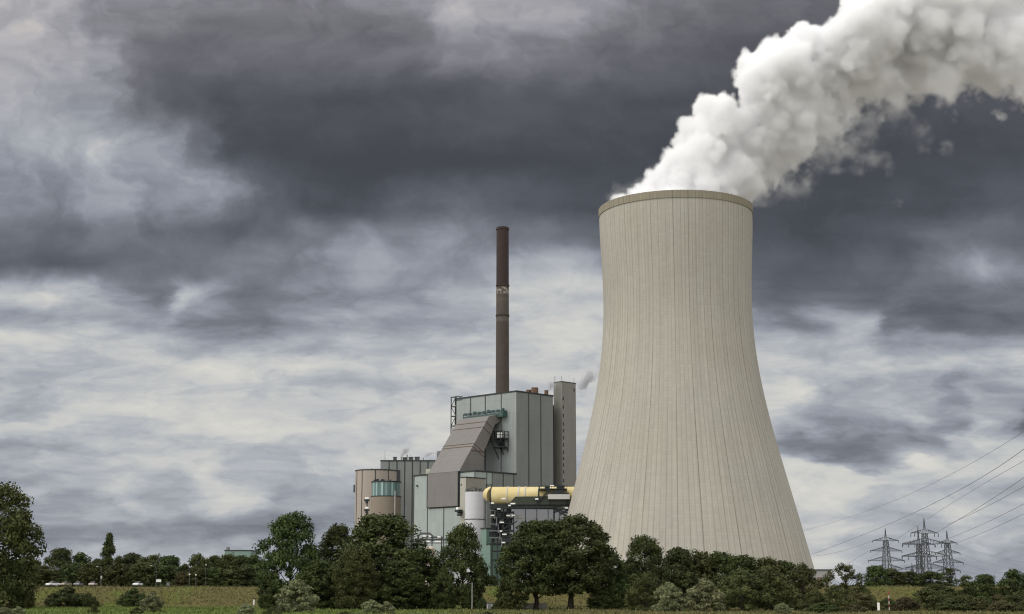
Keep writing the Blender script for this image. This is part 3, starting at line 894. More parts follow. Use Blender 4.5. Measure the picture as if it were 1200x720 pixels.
def build_annex():
    t = thing('boiler_annex', 'lower pale green panelled building in front of the tall boiler house', 'building', (C0.x, C0.y, G0), R(45))
    H = 67.0 - G0
    b = MB()
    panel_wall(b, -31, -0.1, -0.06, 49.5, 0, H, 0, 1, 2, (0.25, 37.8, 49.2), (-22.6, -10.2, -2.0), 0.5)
    # pale first bay on the right-hand wall, seams of the lower panels under the coal bunker
    b.box(-30.9, -18.6, -0.16, 0.0, H - 6.5, H - 0.55, 0)
    b.box(-31.12, -30.9, 24.2, 24.8, 0, 44.5, 2)
    b.box(-31.13, -30.9, 12.0, 36.8, 44.6, 45.2, 2)
    b.box(-18.9, -18.5, -0.24, 0.0, 0, H - 0.5, 2)
    b.build('wall', [M['green_panel'], M['dark_panel_and_shade'], M['seam']], t)
    h = MB().box(-30.2, -24, 36.5, 40.5, H + 0.3, H + 3.2)
    h.build('roof_hut', M['beige_block'], t)
    lamp = MB().box(-32.2, -31.0, 45.8, 46.6, H - 6.2, H - 5.4)
    lamp.build('wall_lamp', M['steel'], t)
build_annex()

def build_bunker():
    t = thing('coal_bunker', 'beige sloping conveyor bunker running down the front of the boiler house', 'bunker', (C0.x, C0.y, 0), R(45))
    b = MB()
    y0, y1 = 12.1, 36.9
    b.prism([(-0.05, 101.0), (-9.2, 98.9), (-31.6, 67.4), (-13.0, 67.4), (-13.1, 78.9), (-4.6, 94.5), (-0.05, 97.0)], y0, y1)
    # expansion joints on the slope and on its flank
    def slope(s): return (-9.2 + (-31.6 + 9.2) * s, 98.9 + (67.4 - 98.9) * s)
    for s in (0.10, 0.20, 0.50, 0.55):
        x, z = slope(s)
        b.tube([(x - 0.05, y0 - 0.05, z + 0.05), (x - 0.05, y1 + 0.05, z + 0.05)], 0.20, 4, 1, True, False)
        b.tube([(x - 0.05, y0 - 0.1, z), (x + 8.6, y0 - 0.1, z - 5.4)], 0.16, 4, 1, True, False)
    b.tube([(-13.2, y0 - 0.1, 79.0), (-22.8, y0 - 0.1, 79.4)], 0.3, 4, 1, True, False)
    b.build('sloping_chute', [M['beige_panel'], M['rust']], t)
    f = MB().box(-32.2, -31.05, 12.1, 36.9, 48.9, 67.2)
    f.box(-32.35, -31.05, 11.9, 12.3, 48.7, 67.4, 1)
    f.box(-32.35, -31.05, 36.7, 37.1, 48.7, 67.4, 1)
    f.build('front_panel', [M['beige_panel'], M['seam']], t)
    g = MB()                                            # teal walkway along its head
    g.box(-3.4, -0.2, 7.0, 39.4, 98.9, 99.5)
    for y in np.linspace(7.2, 39.2, 11):
        g.bar((-3.3, y, 99.3), (-3.3, y, 102.6), 0.3)
    g.box(-3.45, -3.2, 7.0, 39.4, 99.4, 101.0)
    g.box(-3.45, -3.2, 7.0, 39.4, 102.3, 102.7)
    g.box(-3.4, -0.2, 7.0, 7.3, 99.4, 102.3)
    for i, y in enumerate(np.linspace(8, 38, 9)):
        g.box(-2.6, -1.2, y, y + 1.6, 102.0, 103.2 + 0.4 * (i % 3 == 0))
    g.build('walkway', M['teal_steel'], t)
    s = MB()                                            # dark service platform under the flank, with bright fans
    s.box(-6.8, -0.2, 5.6, 13.6, 86.4, 86.9)
    s.box(-5.0, -0.2, 7.0, 12.0, 81.5, 82.0)
    for (x, y) in ((-6.6, 5.8), (-6.6, 9.5), (-0.6, 5.8), (-3.4, 5.8), (-6.6, 13.3)):
        s.bar((x, y, 80.6 if x > -6 else 84.5), (x, y, 90.8), 0.35)
    s.bar((-6.6, 5.8, 90.6), (-0.6, 5.8, 90.6), 0.3); s.bar((-6.6, 5.8, 88.6), (-0.6, 5.8, 88.6), 0.25)
    s.bar((-6.6, 5.8, 90.6), (-6.6, 13.3, 90.6), 0.3); s.bar((-6.6, 5.8, 88.6), (-6.6, 13.3, 88.6), 0.25)
    s.bar((-6.6, 5.8, 86.4), (-0.4, 5.8, 79.5), 0.35); s.bar((-6.6, 9.6, 86.4), (-0.4, 9.6, 78.0), 0.35)
    s.bar((-6.6, 13.3, 86.4), (-0.4, 13.3, 76.0), 0.35)
    s.box(-4.4, -0.4, 10.5, 13.2, 86.9, 91.0); s.box(-3.6, -0.4, 9.0, 10.2, 83.0, 86.2)
    sp = s.build('service_platform', M['dark_steel'], t)
    fans = MB()
    for y in (7.0, 9.0):
        fans.cyl((-5.0, y), 0.8, 86.9, 89.9, 12)
    fans.build('fan', M['white_paint'], sp)
build_bunker()

def build_ladder_tower():
    t = thing('scaffold_tower', 'narrow dark lattice stair tower with white landings at the left edge of the boiler house', 'scaffold', (C0.x, C0.y, G0), R(45))
    f = MB()
    x0, x1, y0, y1, H = 0.0, 3.2, 48.9, 53.0, 110.5
    for x in (x0, x1):
        for y in (y0, y1):
            f.bar((x, y, 0), (x, y, H), 0.42)
    zs = np.arange(4.0, H + 0.1, 5.6)
    for i, z in enumerate(zs):
        f.bar((x0, y0, z), (x0, y1, z), 0.35); f.bar((x0, y1, z), (x1, y1, z), 0.3)
        if i < len(zs) - 1:
            a, b_ = (y0, y1) if i % 2 else (y1, y0)
            f.bar((x0, a, z), (x0, b_, z + 5.6), 0.26)
        MB().box(x0 + 0.3, x1 - 0.2, y0 + 0.5, y1 - 0.4, z + 0.25, z + 0.7).build('landing', M['offwhite'], t)
    f.bar((x0, y0, H - 0.4), (x0, 43.5, H - 0.4), 0.4)
    f.bar((x0, y0, H - 2.4), (x0, 43.5, H - 2.4), 0.3)
    f.build('frame', M['dark_steel'], t)
build_ladder_tower()

def build_stair_tower():
    x0 = 37.0
    t = thing('stair_tower', 'slim taupe stair tower with a column of small windows right of the boiler house', 'tower', (C0.x + x0*Q, C0.y + x0*Q, G0), R(45))
    H = 121.4 - G0
    b = MB()
    b.box(0, 11.6, 0, 6.6, 0, H, 0)
    b.box(-0.15, 11.75, -0.15, 6.75, H, H + 0.45, 1)
    b.build('wall', [M['taupe'], M['seam']], t)
    for py in (467, 477, 487, 497, 504.5, 513, 521.5, 530, 537.5, 545, 553, 563.5):
        z = height(py, C0.y + x0 * Q) - G0
        w = MB().box(0.55, 1.35, -0.12, 0.1, z - 1.0, z + 1.0)
        w.build('window', M['glass_black'], t)
    w = MB().box(9.6, 10.6, -0.12, 0.1, H - 4.6, H - 3.0); w.build('window', M['glass_black'], t)
    for x, y in ((0.4, 6.0), (0.4, 0.5), (10.8, 0.6)):
        MB().bar((x, y, H), (x, y, H + 3.6), 0.14).build('lightning_rod', M['steel'], t)
build_stair_tower()

M['dark_rust'] = mat('dark_rust', (0.045, 0.034, 0.028), 0.85, 0.2, 0.5, 0.2)
def build_chimney():
    Y = 1210.0
    p = at(589, 267, Y)
    t = thing('chimney', 'very tall slender brown brick chimney with dark top rising behind the boiler house', 'chimney', (p.x, Y, 0))
    H = p.z
    k = H / 300.0
    r1, r0 = 7.05 * Y / F * 1.04, 8.6 * Y / F
    prof = [(r0 + (r1 - r0) * s, H * s) for s in np.linspace(0, 1, 40)]
    b = MB().lathe(prof, 48)
    b.lathe([(r1, H), (r1 - 0.6, H), (r1 - 0.6, H - 12)], 48, 0, False)
    st = b.build('stack', M['chimney'], t)
    for s in (0.995, 0.836, 0.752):
        r = r0 + (r1 - r0) * s
        MB().lathe([(r, H*s - 0.5), (r + 0.45, H*s - 0.5), (r + 0.45, H*s + 0.5), (r, H*s + 0.5)], 48, 0, False).build('ring', M['dark_rust'], t)
build_chimney()

def box45(name, label, cat, px, py, Y, pl, pr, mats, group=None, seams=(0, 0), cap=0.3, zb=None):
    """building on the same 45 degree grid: near top corner at photo (px, py), its walls end at columns pl and pr"""
    p = at(px, py, Y)
    a = run(pl, p, LEFT, p.z); b_ = run(pr, p, RIGHT, p.z)
    base = G0 if zb is None else zb
    t = thing(name, label, cat, (p.x, p.y, base), R(45), group)
    H = p.z - base
    m = MB()
    sl_ = [a * (i + 1) / (seams[0] + 1) for i in range(seams[0])]
    sr_ = [b_ * (i + 1) / (seams[1] + 1) for i in range(seams[1])]
    panel_wall(m, 0, b_, 0, a, 0, H, 0, 1, 2, sl_, sr_, 0.4, cap)
    m.build('wall', mats, t)
    return t, a, b_, H

# narrow beige block, white silo, teal blocks
t, a, b_, H = box45('elevator_block', 'beige windowless block right behind the white silo', 'building', 546, 559.5, 776, 539.3, 569, [M['beige_block'], mat('beige_block_shaded', (0.235, 0.228, 0.195), 0.65, 0.07, 0.1, 0.25, streak=0.05), M['seam']], cap=0.12)  # right wall takes a darker beige: its shade is put into the colour
MB().box(-0.1, 0.1, a * 0.75, a * 0.9, H - 4.2, H - 3.2).build('window', M['glass_black'], t)
br = MB()
zz = height(602, 776) - G0
br.box(-3.2, 0, a - 2.0, a - 1.2, zz, zz + 0.8); br.box(-3.4, -0.6, a - 2.6, a + 0.4, zz + 0.8, zz + 2.0); br.box(-3.0, -1.4, a - 3.2, a - 1.0, zz - 1.2, zz - 0.2)
bb = br.build('lamp_bracket', M['dark_steel'], t)
MB().box(-3.5, -2.4, a - 2.3, a - 0.8, zz + 2.0, zz + 3.2).build('lamp', M['white_paint'], bb)

def build_silo():
    Y = 752.0
    p = at(556.5, 577, Y)
    t = thing('silo', 'white cylindrical silo with a dark railing on top in front of the beige block', 'silo', (p.x, Y, G0))
    r = 11.4 * ppm(Y); H = p.z - G0
    MB().cyl((0, 0), r, 0, H, 48).build('tank', M['silo_white'], t)
    z9 = height(609, Y) - G0
    MB().lathe([(r, z9 - 0.2), (r + 0.2, z9 - 0.2), (r + 0.2, z9 + 0.2), (r, z9 + 0.2)], 48, 0, False).build('hoop', M['steel'], t)
    rl = MB()
    for k in range(18):
        a = 2 * math.pi * k / 18
        rl.bar((r*0.96*math.cos(a), r*0.96*math.sin(a), H), (r*0.96*math.cos(a), r*0.96*math.sin(a), H + 1.5), 0.12)
    for z in (0.75, 1.5):
        rl.tube([(r*0.96*math.cos(2*math.pi*k/36), r*0.96*math.sin(2*math.pi*k/36), H + z) for k in range(37)], 0.07, 4, 0, False)
    rl.build('railing', M['steel'], t)
    eq = MB()
    for (x, y, w, h) in ((-3.2, -1, 1.0, 1.6), (-1.4, -2, 1.6, 1.1), (0.6, -1.5, 1.2, 2.2), (2.6, -0.6, 1.2, 1.4)):
        eq.box(x - w/2, x + w/2, y - w/2, y + w/2, H, H + h)
    eq.tube([(-3.4, -2.4, H + 1.0), (-1.0, -3.0, H + 2.4), (1.6, -2.8, H + 1.2), (3.6, -2.4, H + 1.8)], 0.18, 6)
    eq.build('roof_equipment', M['steel'], t)
    q = MB()
    x = 13.6 * ppm(Y)
    q.tube([(x, -1, 0), (x, -1, H - 0.5), (x - 1.4, -1, H + 1.0)], 0.72, 12)
    q.box(x - 1.9, x + 1.3, -2.0, 0, H - 4.6, H - 2.6)
    q.build('downpipe', M['galv'], t)
build_silo()

tg, tg_shaded = M['teal_panel'], mat('teal_panel_shaded', (0.105, 0.185, 0.155), 0.5, 0.1, 0.1, 0.35, streak=0.05)  # second teal is the shaded copy for walls turned right, darkened in colour
box45('teal_building', 'small teal clad block below the white silo', 'building', 570, 619.5, 738, 563.5, 581, [tg, tg_shaded, M['seam']], None, (0, 0), 0.25)
box45('teal_building', 'large teal clad hall low behind the trees left of the plane trees', 'building', 574.5, 638, 728, 570, 600, [tg, tg_shaded, M['seam']], None, (0, 2), 0.25)
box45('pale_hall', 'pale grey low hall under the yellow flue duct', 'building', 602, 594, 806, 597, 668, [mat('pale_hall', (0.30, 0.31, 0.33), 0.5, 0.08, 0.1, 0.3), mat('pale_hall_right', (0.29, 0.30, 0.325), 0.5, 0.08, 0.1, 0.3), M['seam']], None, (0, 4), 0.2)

# ------------------------------------------------------------------ yellow flue duct and its steelwork
def build_duct():
    Y = 700.0
    a = at(576, 581.3, Y); b_ = at(690, 580.5, Y - 8)
    r0, r1 = 10.4 * ppm(Y), 9.6 * ppm(Y)
    t = thing('flue_duct', 'thick yellow horizontal flue duct leading into the cooling tower', 'duct', (a.x, a.y, 0))
    L = b_ - a; L.z = b_.z - a.z
    pts = [Vector((0, 0, a.z)) + Vector((L.x, L.y, L.z)) * s for s in np.linspace(0, 1, 8)]
    MB().tube(pts, [r0 + (r1 - r0) * s for s in np.linspace(0, 1, 8)], 40).build('pipe', M['yellow_pipe'], t)
    el = MB()
    el.tube([(0.3, 0.2, a.z + 0.6), (-0.5, 1.0, a.z + 0.9), (-1.0, 3.0, a.z + 1.0), (-1.2, 8.0, a.z + 1.0)], [r0*0.86, r0*0.82, r0*0.74, r0*0.74], 28)
    el.build('elbow', M['yellow_pipe'], t)
    for px, k in ((576.5, 1), (595.5, 0), (609, 0), (616.5, 0), (632.5, 1), (643, 0)):
        s = (east(px, Y, a.z) - a.x) / L.x
        c = pts[0] + L * s
        rr = r0 + (r1 - r0) * s
        w = 0.26
        MB().tube([c - L.normalized() * w, c + L.normalized() * w], rr + 0.22, 40).build('flange', M['dark_steel'] if k else M['offwhite'], t)
    # bolted bright stiffeners
    for px, py in ((605, 578.4), (613, 578.8), (621, 578.4), (624.5, 578.8), (599.5, 578.6)):
        q = at(px, py, Y - r0 * 0.95)
        MB().cbox((q.x - a.x, q.y - a.y - 0.2, q.z), 1.5, 0.5, 0.45).build('stiffener', M['white_paint'], t)
build_duct()

def build_duct_bridge():
    Y = 692.0
    o = at(576, 593, Y)
    t = thing('pipe_bridge', 'dark steel pipe bridge and platforms carrying the yellow duct', 'steelwork', (o.x, Y, 0))
    def X(px, z, dy=0): return east(px, Y + dy, z) - o.x
    z = lambda py: height(py, Y)
    f = MB()
    for dy in (-4.5, 3.5):
        f.bar((X(574, z(592)), dy, z(592.6)), (X(668, z(592)), dy, z(592.6)), 0.55)
        f.bar((X(574, z(595)), dy, z(595.6)), (X(650, z(595)), dy, z(595.6)), 0.65)
        pxs = np.arange(576, 650, 3.2)
        for i, p in enumerate(pxs):
            f.bar((X(p, z(594)), dy, z(595.6 if i % 2 else 592.6)), (X(p + 3.2, z(594)), dy, z(592.6 if i % 2 else 595.6)), 0.2)
    f.build('truss', M['dark_steel'], t)
    # dark plating, also standing in for shade on the duct's lower half
    pl = MB()
    pl.prism([(X(595, z(591)), z(592.2)), (X(604, z(582)), z(583.0)), (X(668, z(582)), z(582.2)), (X(668, z(592)), z(592.2))], -5.2, -4.8)
    pl.build('shade_plating', M['olive_steel'], t)
    h = MB()
    for i, (px, py, w) in enumerate(((590, 584.5, 4.6), (577, 589.8, 3.4), (601, 590.4, 5.6), (597, 592.6, 3.0), (629, 585.0, 3.6), (664, 595.4, 3.6), (668, 598, 2.8))):
        h = MB(); q = at(px, py, Y - 6.0)
        h.cbox((q.x - o.x, -6.0, q.z), w * 0.4, 0.7, 0.62)
        h.build('landing', M['white_paint'], t)
    # upper platform with railing, equipment box, white cabin
    u = MB()
    zz = z(573.5)
    u.box(X(631, zz), X(664, zz), -5.6, 1.0, zz - 0.5, zz)
    for p in np.linspace(631, 664, 12):
        u.bar((X(p, zz), -5.5, zz), (X(p, zz), -5.5, zz + 1.5), 0.15)
    for k in (0.8, 1.5):
        u.bar((X(631, zz), -5.5, zz + k), (X(664, zz), -5.5, zz + k), 0.14)
    u.box(X(638, zz), X(644, zz), -4.4, -2.2, zz, zz + 1.1)
    u.box(X(652, zz), X(661, zz), -4.4, -2.2, zz, zz + 1.4)
    zc = z(579.5)
    u.box(X(644, zc), X(666, zc), -6.0, -5.0, zc - 0.35, zc + 0.25)
    u.box(X(648, zc), X(660, zc), -5.6, -4.2, zc + 0.3, zc + 1.5)
    u.box(X(643, zc), X(664, zc), -5.8, -5.4, zc + 1.9, zc + 2.3)
    for p in (631.5, 644, 663.5):
        u.bar((X(p, zz), -5.5, zz), (X(p, zz), -5.5, z(592)), 0.4)
    u.build('platform', M['dark_steel'], t)
    st = MB()
    st.bar((X(629, z(589)), -5.7, z(590)), (X(643.5, z(575)), -5.7, z(575.5)), 0.55)
    st.bar((X(631, z(589)), -5.7, z(590)), (X(645.5, z(575)), -5.7, z(575.5)), 0.25)
    st.build('stair', M['dark_steel'], t)
    c = MB()
    c.box(X(641.8, z(583)), X(667, z(583)), -7.4, -5.3, z(586.2), z(580.6))
    c.build('cabin', M['offwhite'], t)
    lm = MB(); q = at(647, 569.4, Y - 5.6); lm.cbox((q.x - o.x, -5.6, q.z), 1.9, 0.8, 0.5); lm.build('lamp', M['white_paint'], t)
    # bracket at the tower shell
    k = MB()
    for px0, px1, py0, py1 in ((648, 668, 596, 603), (650, 664, 598, 605), (648, 660, 602, 596), (656, 668, 604, 596)):
        k.bar((X(px0, z(py0)), -3, z(py0)), (X(px1, z(py1)), -3, z(py1)), 0.7)
    k.bar((X(649, z(600)), -3, z(592)), (X(649, z(600)), -3, z(640)), 0.8)
    k.bar((X(666, z(600)), -3, z(592)), (X(666, z(600)), -3, z(640)), 0.8)
    k.build('bracket', M['dark_steel'], t)
build_duct_bridge()

def build_pipe_rack():
    Y = 700.0
    o = at(588, 640, Y)
    t = thing('pipe_rack', 'dark multi storey steel pipe rack with white landings below the yellow duct', 'steelwork', (o.x, Y, G0))
    X = lambda px, z: east(px, Y, z) - o.x
    z = lambda py: height(py, Y) - G0
    rnd = random.Random(4)
    f = MB()
    for px in (576.5, 583, 590, 597, 602):
        for dy in (-4, 2, 7):
            top = 596 if px < 600 else 600
            f.bar((X(px, 35), dy, 0), (X(px, 35), dy, z(top)), 0.55)
    for py in (600.5, 607.5, 614, 622, 629.5, 637, 646, 656):
        f.box(X(576, 30), X(602.5, 30), -4.4, 7.2, z(py) - 0.3, z(py) + 0.2)
    for i in range(34):
        px = rnd.uniform(577, 600); py = rnd.choice((600, 607, 613.5, 621.5, 629, 636))
        w = rnd.uniform(1.2, 3.6); h = rnd.uniform(1.2, 2.6); dy = rnd.uniform(-4.4, 1)
        f.box(X(px, 35) - w/2, X(px, 35) + w/2, dy, dy + 2, z(py), z(py) + h)
    for i in range(7):
        px = rnd.uniform(576, 590); py = rnd.choice((607, 614, 622, 629, 637))
        f.bar((X(px, 35), -4.5, z(py)), (X(px + 8, 35), -4.5, z(py - 7)), 0.3)
    f.bar((X(588, 30), -4.4, z(622)), (X(606, 30), -4.4, z(611.5)), 0.5)
    f.build('frame', M['dark_steel'], t)
    for (px, py, w) in ((584.5, 596.6, 4), (577, 604.2, 4), (595.5, 604.4, 4), (601.5, 604.2, 3.6), (588, 612.4, 5), (587, 622.6, 3), (591, 626.4, 5), (590, 636, 4), (589.5, 648, 2.6)):
        l = MB(); q = at(px, py, Y - 5)
        l.cbox((q.x - o.x, -5, q.z - G0), w * 0.4, 0.8, 0.6)
        l.build('landing', M['white_paint'], t)
    v = MB(); q = at(609, 606, Y)
    v.tube([(q.x - o.x - 1.9, 0, q.z - G0), (q.x - o.x + 1.9, 0, q.z - G0)], 0.95, 16)
    v.bar((q.x - o.x - 1.2, 0, 0), (q.x - o.x - 1.2, 0, q.z - G0), 0.3); v.bar((q.x - o.x + 1.2, 0, 0), (q.x - o.x + 1.2, 0, q.z - G0), 0.3)
    v.build('vessel', M['offwhite'], t)
    p = MB()
    for i in range(5):
        y0 = z(599 + i * 8)
        p.tube([(X(574 , 30), -4.8, y0), (X(580 + 2*i, 30), -4.8, y0), (X(580 + 2*i, 30), -4.8, y0 - 4)], 0.28, 8)
    p.build('pipe', M['galv'], t)
build_pipe_rack()

def build_pipe_loops():
    Y = 716.0
    o = at(505, 640, Y)
    t = thing('process_piping', 'dark looping process pipes between the two round trees', 'pipework', (o.x, Y, G0))
    X = lambda px, z: east(px, Y, z) - o.x
    z = lambda py: height(py, Y) - G0
    p = MB()
    p.tube([(X(489, 20), 0, z(640)), (X(490, 20), 0, z(628)), (X(493, 20), 0, z(625.4)), (X(503, 20), 0, z(625.4)), (X(506.5, 20), 0, z(628)), (X(506.5, 20), 0, z(634))], 0.5, 10)
    p.tube([(X(494, 20), -1, z(634)), (X(495, 20), -1, z(630)), (X(500, 20), -1, z(629)), (X(520, 20), -1, z(630.5))], 0.4, 10)
    p.tube([(X(486, 20), -1.5, z(632.6)), (X(530, 20), -1.5, z(632.6))], 0.45, 10)
    p.build('pipe', M['steel'], t)
    f = MB()
    for px in (489, 499, 506, 517, 528):
        f.bar((X(px, 20), 0.8, 0), (X(px, 20), 0.8, z(628)), 0.45)
    f.box(X(488, 20), X(532, 20), -2.5, 1.8, z(636.2) - 0.3, z(636.2))
    f.box(X(488, 20), X(532, 20), -2.5, -2.2, z(634.6), z(634.2))
    f.build('support', M['steel'], t)
    for px, py, w in ((497.5, 628.4, 4), (503.8, 628.6, 3), (514.5, 629.4, 4), (501.5, 634.6, 4), (513, 634.8, 7)):
        q = at(px, py, Y - 3)
        MB().cbox((q.x - o.x, -3, q.z - G0), w * 0.41, 0.8, 0.6).build('landing', M['white_paint'], t)
    q = at(504, 640, Y - 6)
    d = thing('storage_dome', 'pale rounded tank roof just above the trees under the looping pipes', 'tank', (q.x, q.y, G0))
    H = q.z - G0; r = 6.6 * ppm(Y)
    MB().lathe([(r, 0), (r, H - 2.6), (r * 0.9, H - 1.3), (r * 0.6, H - 0.3), (0.05, H)], 32).build('tank', mat('dome_paint', (0.44, 0.38, 0.32), 0.6, 0.1, 0.4), d)
build_pipe_loops()

# ------------------------------------------------------------------ left group: round house, glass drum, panelled hall
def build_left_group():
    Y = 900.0
    p = at(438.5, 551, Y)
    r = 24.3 * ppm(Y)
    t = thing('round_building', 'beige round tower house at the left end of the power station', 'building', (p.x, Y + r, G0))
    H = height(550.2, Y) - G0
    b = MB().cyl((0, 0), r, 0, H, 96)
    b.lathe([(r, H - 0.4), (r + 0.2, H - 0.4), (r + 0.2, H + 0.25), (r - 0.5, H + 0.25)], 96, 1, False)
    for px in (424, 440, 417.0, 455.0):
        a = math.asin((px - 438.5) / 24.6)
        x, y = r * math.sin(a), -r * math.cos(a)
        b.tube([(x, y, 0), (x, y, H - 0.3)], 0.26, 6, 1)
    b.build('wall', [M['beige_rib'], M['seam']], t)
    q = MB(); zz = height(571, Y) - G0
    q.box(-r - 0.9, -r + 0.5, -2.0, 1.0, zz - 2.4, zz + 2.2); q.build('ventilator', M['steel'], t)
    for k in (1, 5, 9, 14):
        MB().box(-7 + k * 0.9, -6.4 + k * 0.9, -4, -3.5, H, H + random.Random(k).uniform(0.6, 1.5)).build('roof_unit', M['steel'], t)

    Y2 = 862.0
    p = at(451, 581, Y2); r = 17.6 * ppm(Y2)
    t = thing('glass_drum', 'round stone drum with a green glazed upper storey and dark roof fittings', 'building', (p.x, Y2 + r, G0))
    H1 = height(581.2, Y2) - G0; H2 = height(564.5, Y2) - G0
    MB().cyl((0, 0), r, 0, H1, 96).build('stone_base', M['drum_stone'], t)
    g = MB(); g.cyl((0, 0), r - 0.25, H1 + 0.02, H2, 132); g.build('glazing', M['green_glass'], t)
    c = MB(); c.lathe([(r - 0.3, H2 - 0.1), (r + 0.15, H2 - 0.1), (r + 0.15, H2 + 0.5), (r - 1.2, H2 + 0.5)], 96, 0, False)
    c.add([((r-1.2)*math.cos(2*math.pi*k/48), (r-1.2)*math.sin(2*math.pi*k/48), H2 + 0.5) for k in range(48)], [tuple(range(48))])
    rr = random.Random(8)
    for k in range(14):
        a = rr.uniform(-2.9, -0.2); x, y = (r - 1.5) * math.cos(a), (r - 1.5) * math.sin(a)
        c.box(x - 0.4, x + 0.4, y - 0.4, y + 0.4, H2 + 0.3, H2 + rr.uniform(0.8, 1.7))
    c.lathe([(r, H1 - 0.25), (r + 0.2, H1 - 0.25), (r + 0.2, H1 + 0.2), (r - 0.2, H1 + 0.2)], 96, 0, False)
    c.build('roof', M['dark_steel'], t)
    d = MB(); x = 11.6 * ppm(Y2); y = -math.sqrt(r*r - x*x) - 0.5
    d.tube([(x, y, 0), (x, y, height(575, Y2) - G0)], 0.3, 8); d.build('downpipe', M['offwhite'], t)
    lampb = thing('light_mast', 'dark bracketed floodlight mast left of the stone drum', 'light mast', (at(430, 600, 850).x, 850, G0))
    m = MB(); zt = height(583.5, 850) - G0
    m.bar((0, 0, 0), (0, 0, zt), 0.6)
    for py in (587.5, 599):
        zz = height(py, 850) - G0
        m.box(-1.6, 1.4, -1, 1, zz, zz + 0.9); m.box(-0.9, 0.6, -0.8, 0.8, zz - 1.2, zz)
    m.build('mast', M['dark_steel'], lampb)
    for py in (584, 595.2):
        zz = height(py, 850) - G0
        MB().box(-1.1, 0.9, -1.2, 0.6, zz - 0.6, zz + 0.5).build('lamp', M['white_paint'], lampb)

    Y3 = 955.0
    p0 = at(446, 540, Y3); p1 = at(520, 540, Y3)
    W = p1.x - p0.x
    t = thing('turbine_hall', 'dark grey panelled hall with small square vents along its flat roof', 'building', (p0.x, Y3, G0))
    H = p0.z - G0
    b = MB().box(0, W, 0, 40, 0, H, 0)
    for px in (456, 465.3, 474.5, 483.5, 492.5, 501.5, 510.5):
        x = east(px, Y3, p0.z) - p0.x
        b.box(x - 0.3, x + 0.3, -0.16, 0.05, 0, H - 0.1, 1)
    b.box(-0.2, W + 0.2, -0.25, 40.2, H - 0.4, H + 0.35, 1)
    zz = height(551, Y3) - G0
    b.box(east(462.5, Y3, 70) - p0.x, east(468.5, Y3, 70) - p0.x, -0.5, 0.05, 0, zz, 1)  # dark strip standing in for shade on this panel
    b.build('wall', [M['dark_panel_and_shade'], M['seam']], t)
    for px, w, h in ((462, 3.8, 3.6), (473.6, 5.0, 3.2), (480.8, 5.2, 3.6), (488.1, 5.4, 3.8)):
        x = east(px, Y3, 70) - p0.x; k = ppm(Y3)
        v = MB().box(x - w*k/2, x + w*k/2, 1.5, 4.5, H + 0.3, H + h*k + 0.3)
        v.box(x - w*k/2 - 0.15, x + w*k/2 + 0.15, 1.35, 4.65, H + h*k + 0.2, H + h*k + 0.55)
        v.build('roof_vent', M['steel'], t)
    for px, py, r_ in ((450.3, 528, 0.10), (469.5, 535, 0.3), (476.4, 532.8, 0.32), (495.5, 536.2, 0.2)):
        x = east(px, Y3, 70) - p0.x
        MB().tube([(x, 2, H + 0.3), (x, 2, height(py, Y3) - G0)], r_, 8).build('exhaust_pipe' if r_ > 0.15 else 'aerial', M['steel'], t)
    q = at(515.5, 529, Y3 + 3)
    s = thing('roof_tank', 'small grey round tank with dark fittings on the hall roof beside the sloping bunker', 'tank', (q.x, q.y, H + G0 + 0.3))
    hh = q.z - (H + G0 + 0.3)
    MB().cyl((0, 0), 2.0, 0, hh, 20).build('tank', M['galv'], s)
    f = MB(); f.box(0.6, 3.0, -1.0, 0.4, hh - 1.0, hh + 0.4); f.bar((2.6, 0, hh), (2.6, 0, hh + 1.4), 0.3); f.box(2.1, 3.0, -0.4, 0.4, hh + 0.8, hh + 1.5)
    f.build('fitting', M['dark_steel'], s)
build_left_group()

# far teal hall left of the trees, low concrete hut right of the tower
def far_buildings():
    Y = 900.0
    p0, p1 = at(263.5, 645.6, Y), at(294, 645.6, Y)
    t = thing('teal_hall', 'far teal flat roofed hall just showing above the left tree row', 'building', (p0.x, Y, G0))
    H = p0.z - G0; W = p1.x - p0.x
    b = MB().box(0, W, 0, 24, 0, H, 0); b.box(-0.3, W + 0.3, -0.3, 24.3, H - 0.1, H + 0.5, 1)
    b.build('wall', [M['teal_panel'], M['seam']], t)
    MB().box(0.5, 2.2, 2, 4, H + 0.5, H + 2.2).build('roof_vent', M['galv'], t)
    Y = 640.0
    p0, p1 = at(953, 669, Y), at(974, 669, Y)
    t = thing('pump_house', 'low concrete pump house at the right foot of the cooling tower', 'building', (p0.x, Y, G0))
    H = p0.z - G0; W = p1.x - p0.x
    b = MB().box(0, W, 0, 10, 0, H, 0); b.box(-0.25, W + 0.25, -0.25, 10.2, H, H + 0.6, 1)
    b.build('wall', [M['hut_concrete'], M['steel']], t)
    q = at(960.3, 680, Y)
    MB().blob((q.x - p0.x, -0.3, q.z - G0), 0.36, 0.36, 0.36).build('warning_lamp', M['red_lamp'], t)
far_buildings()

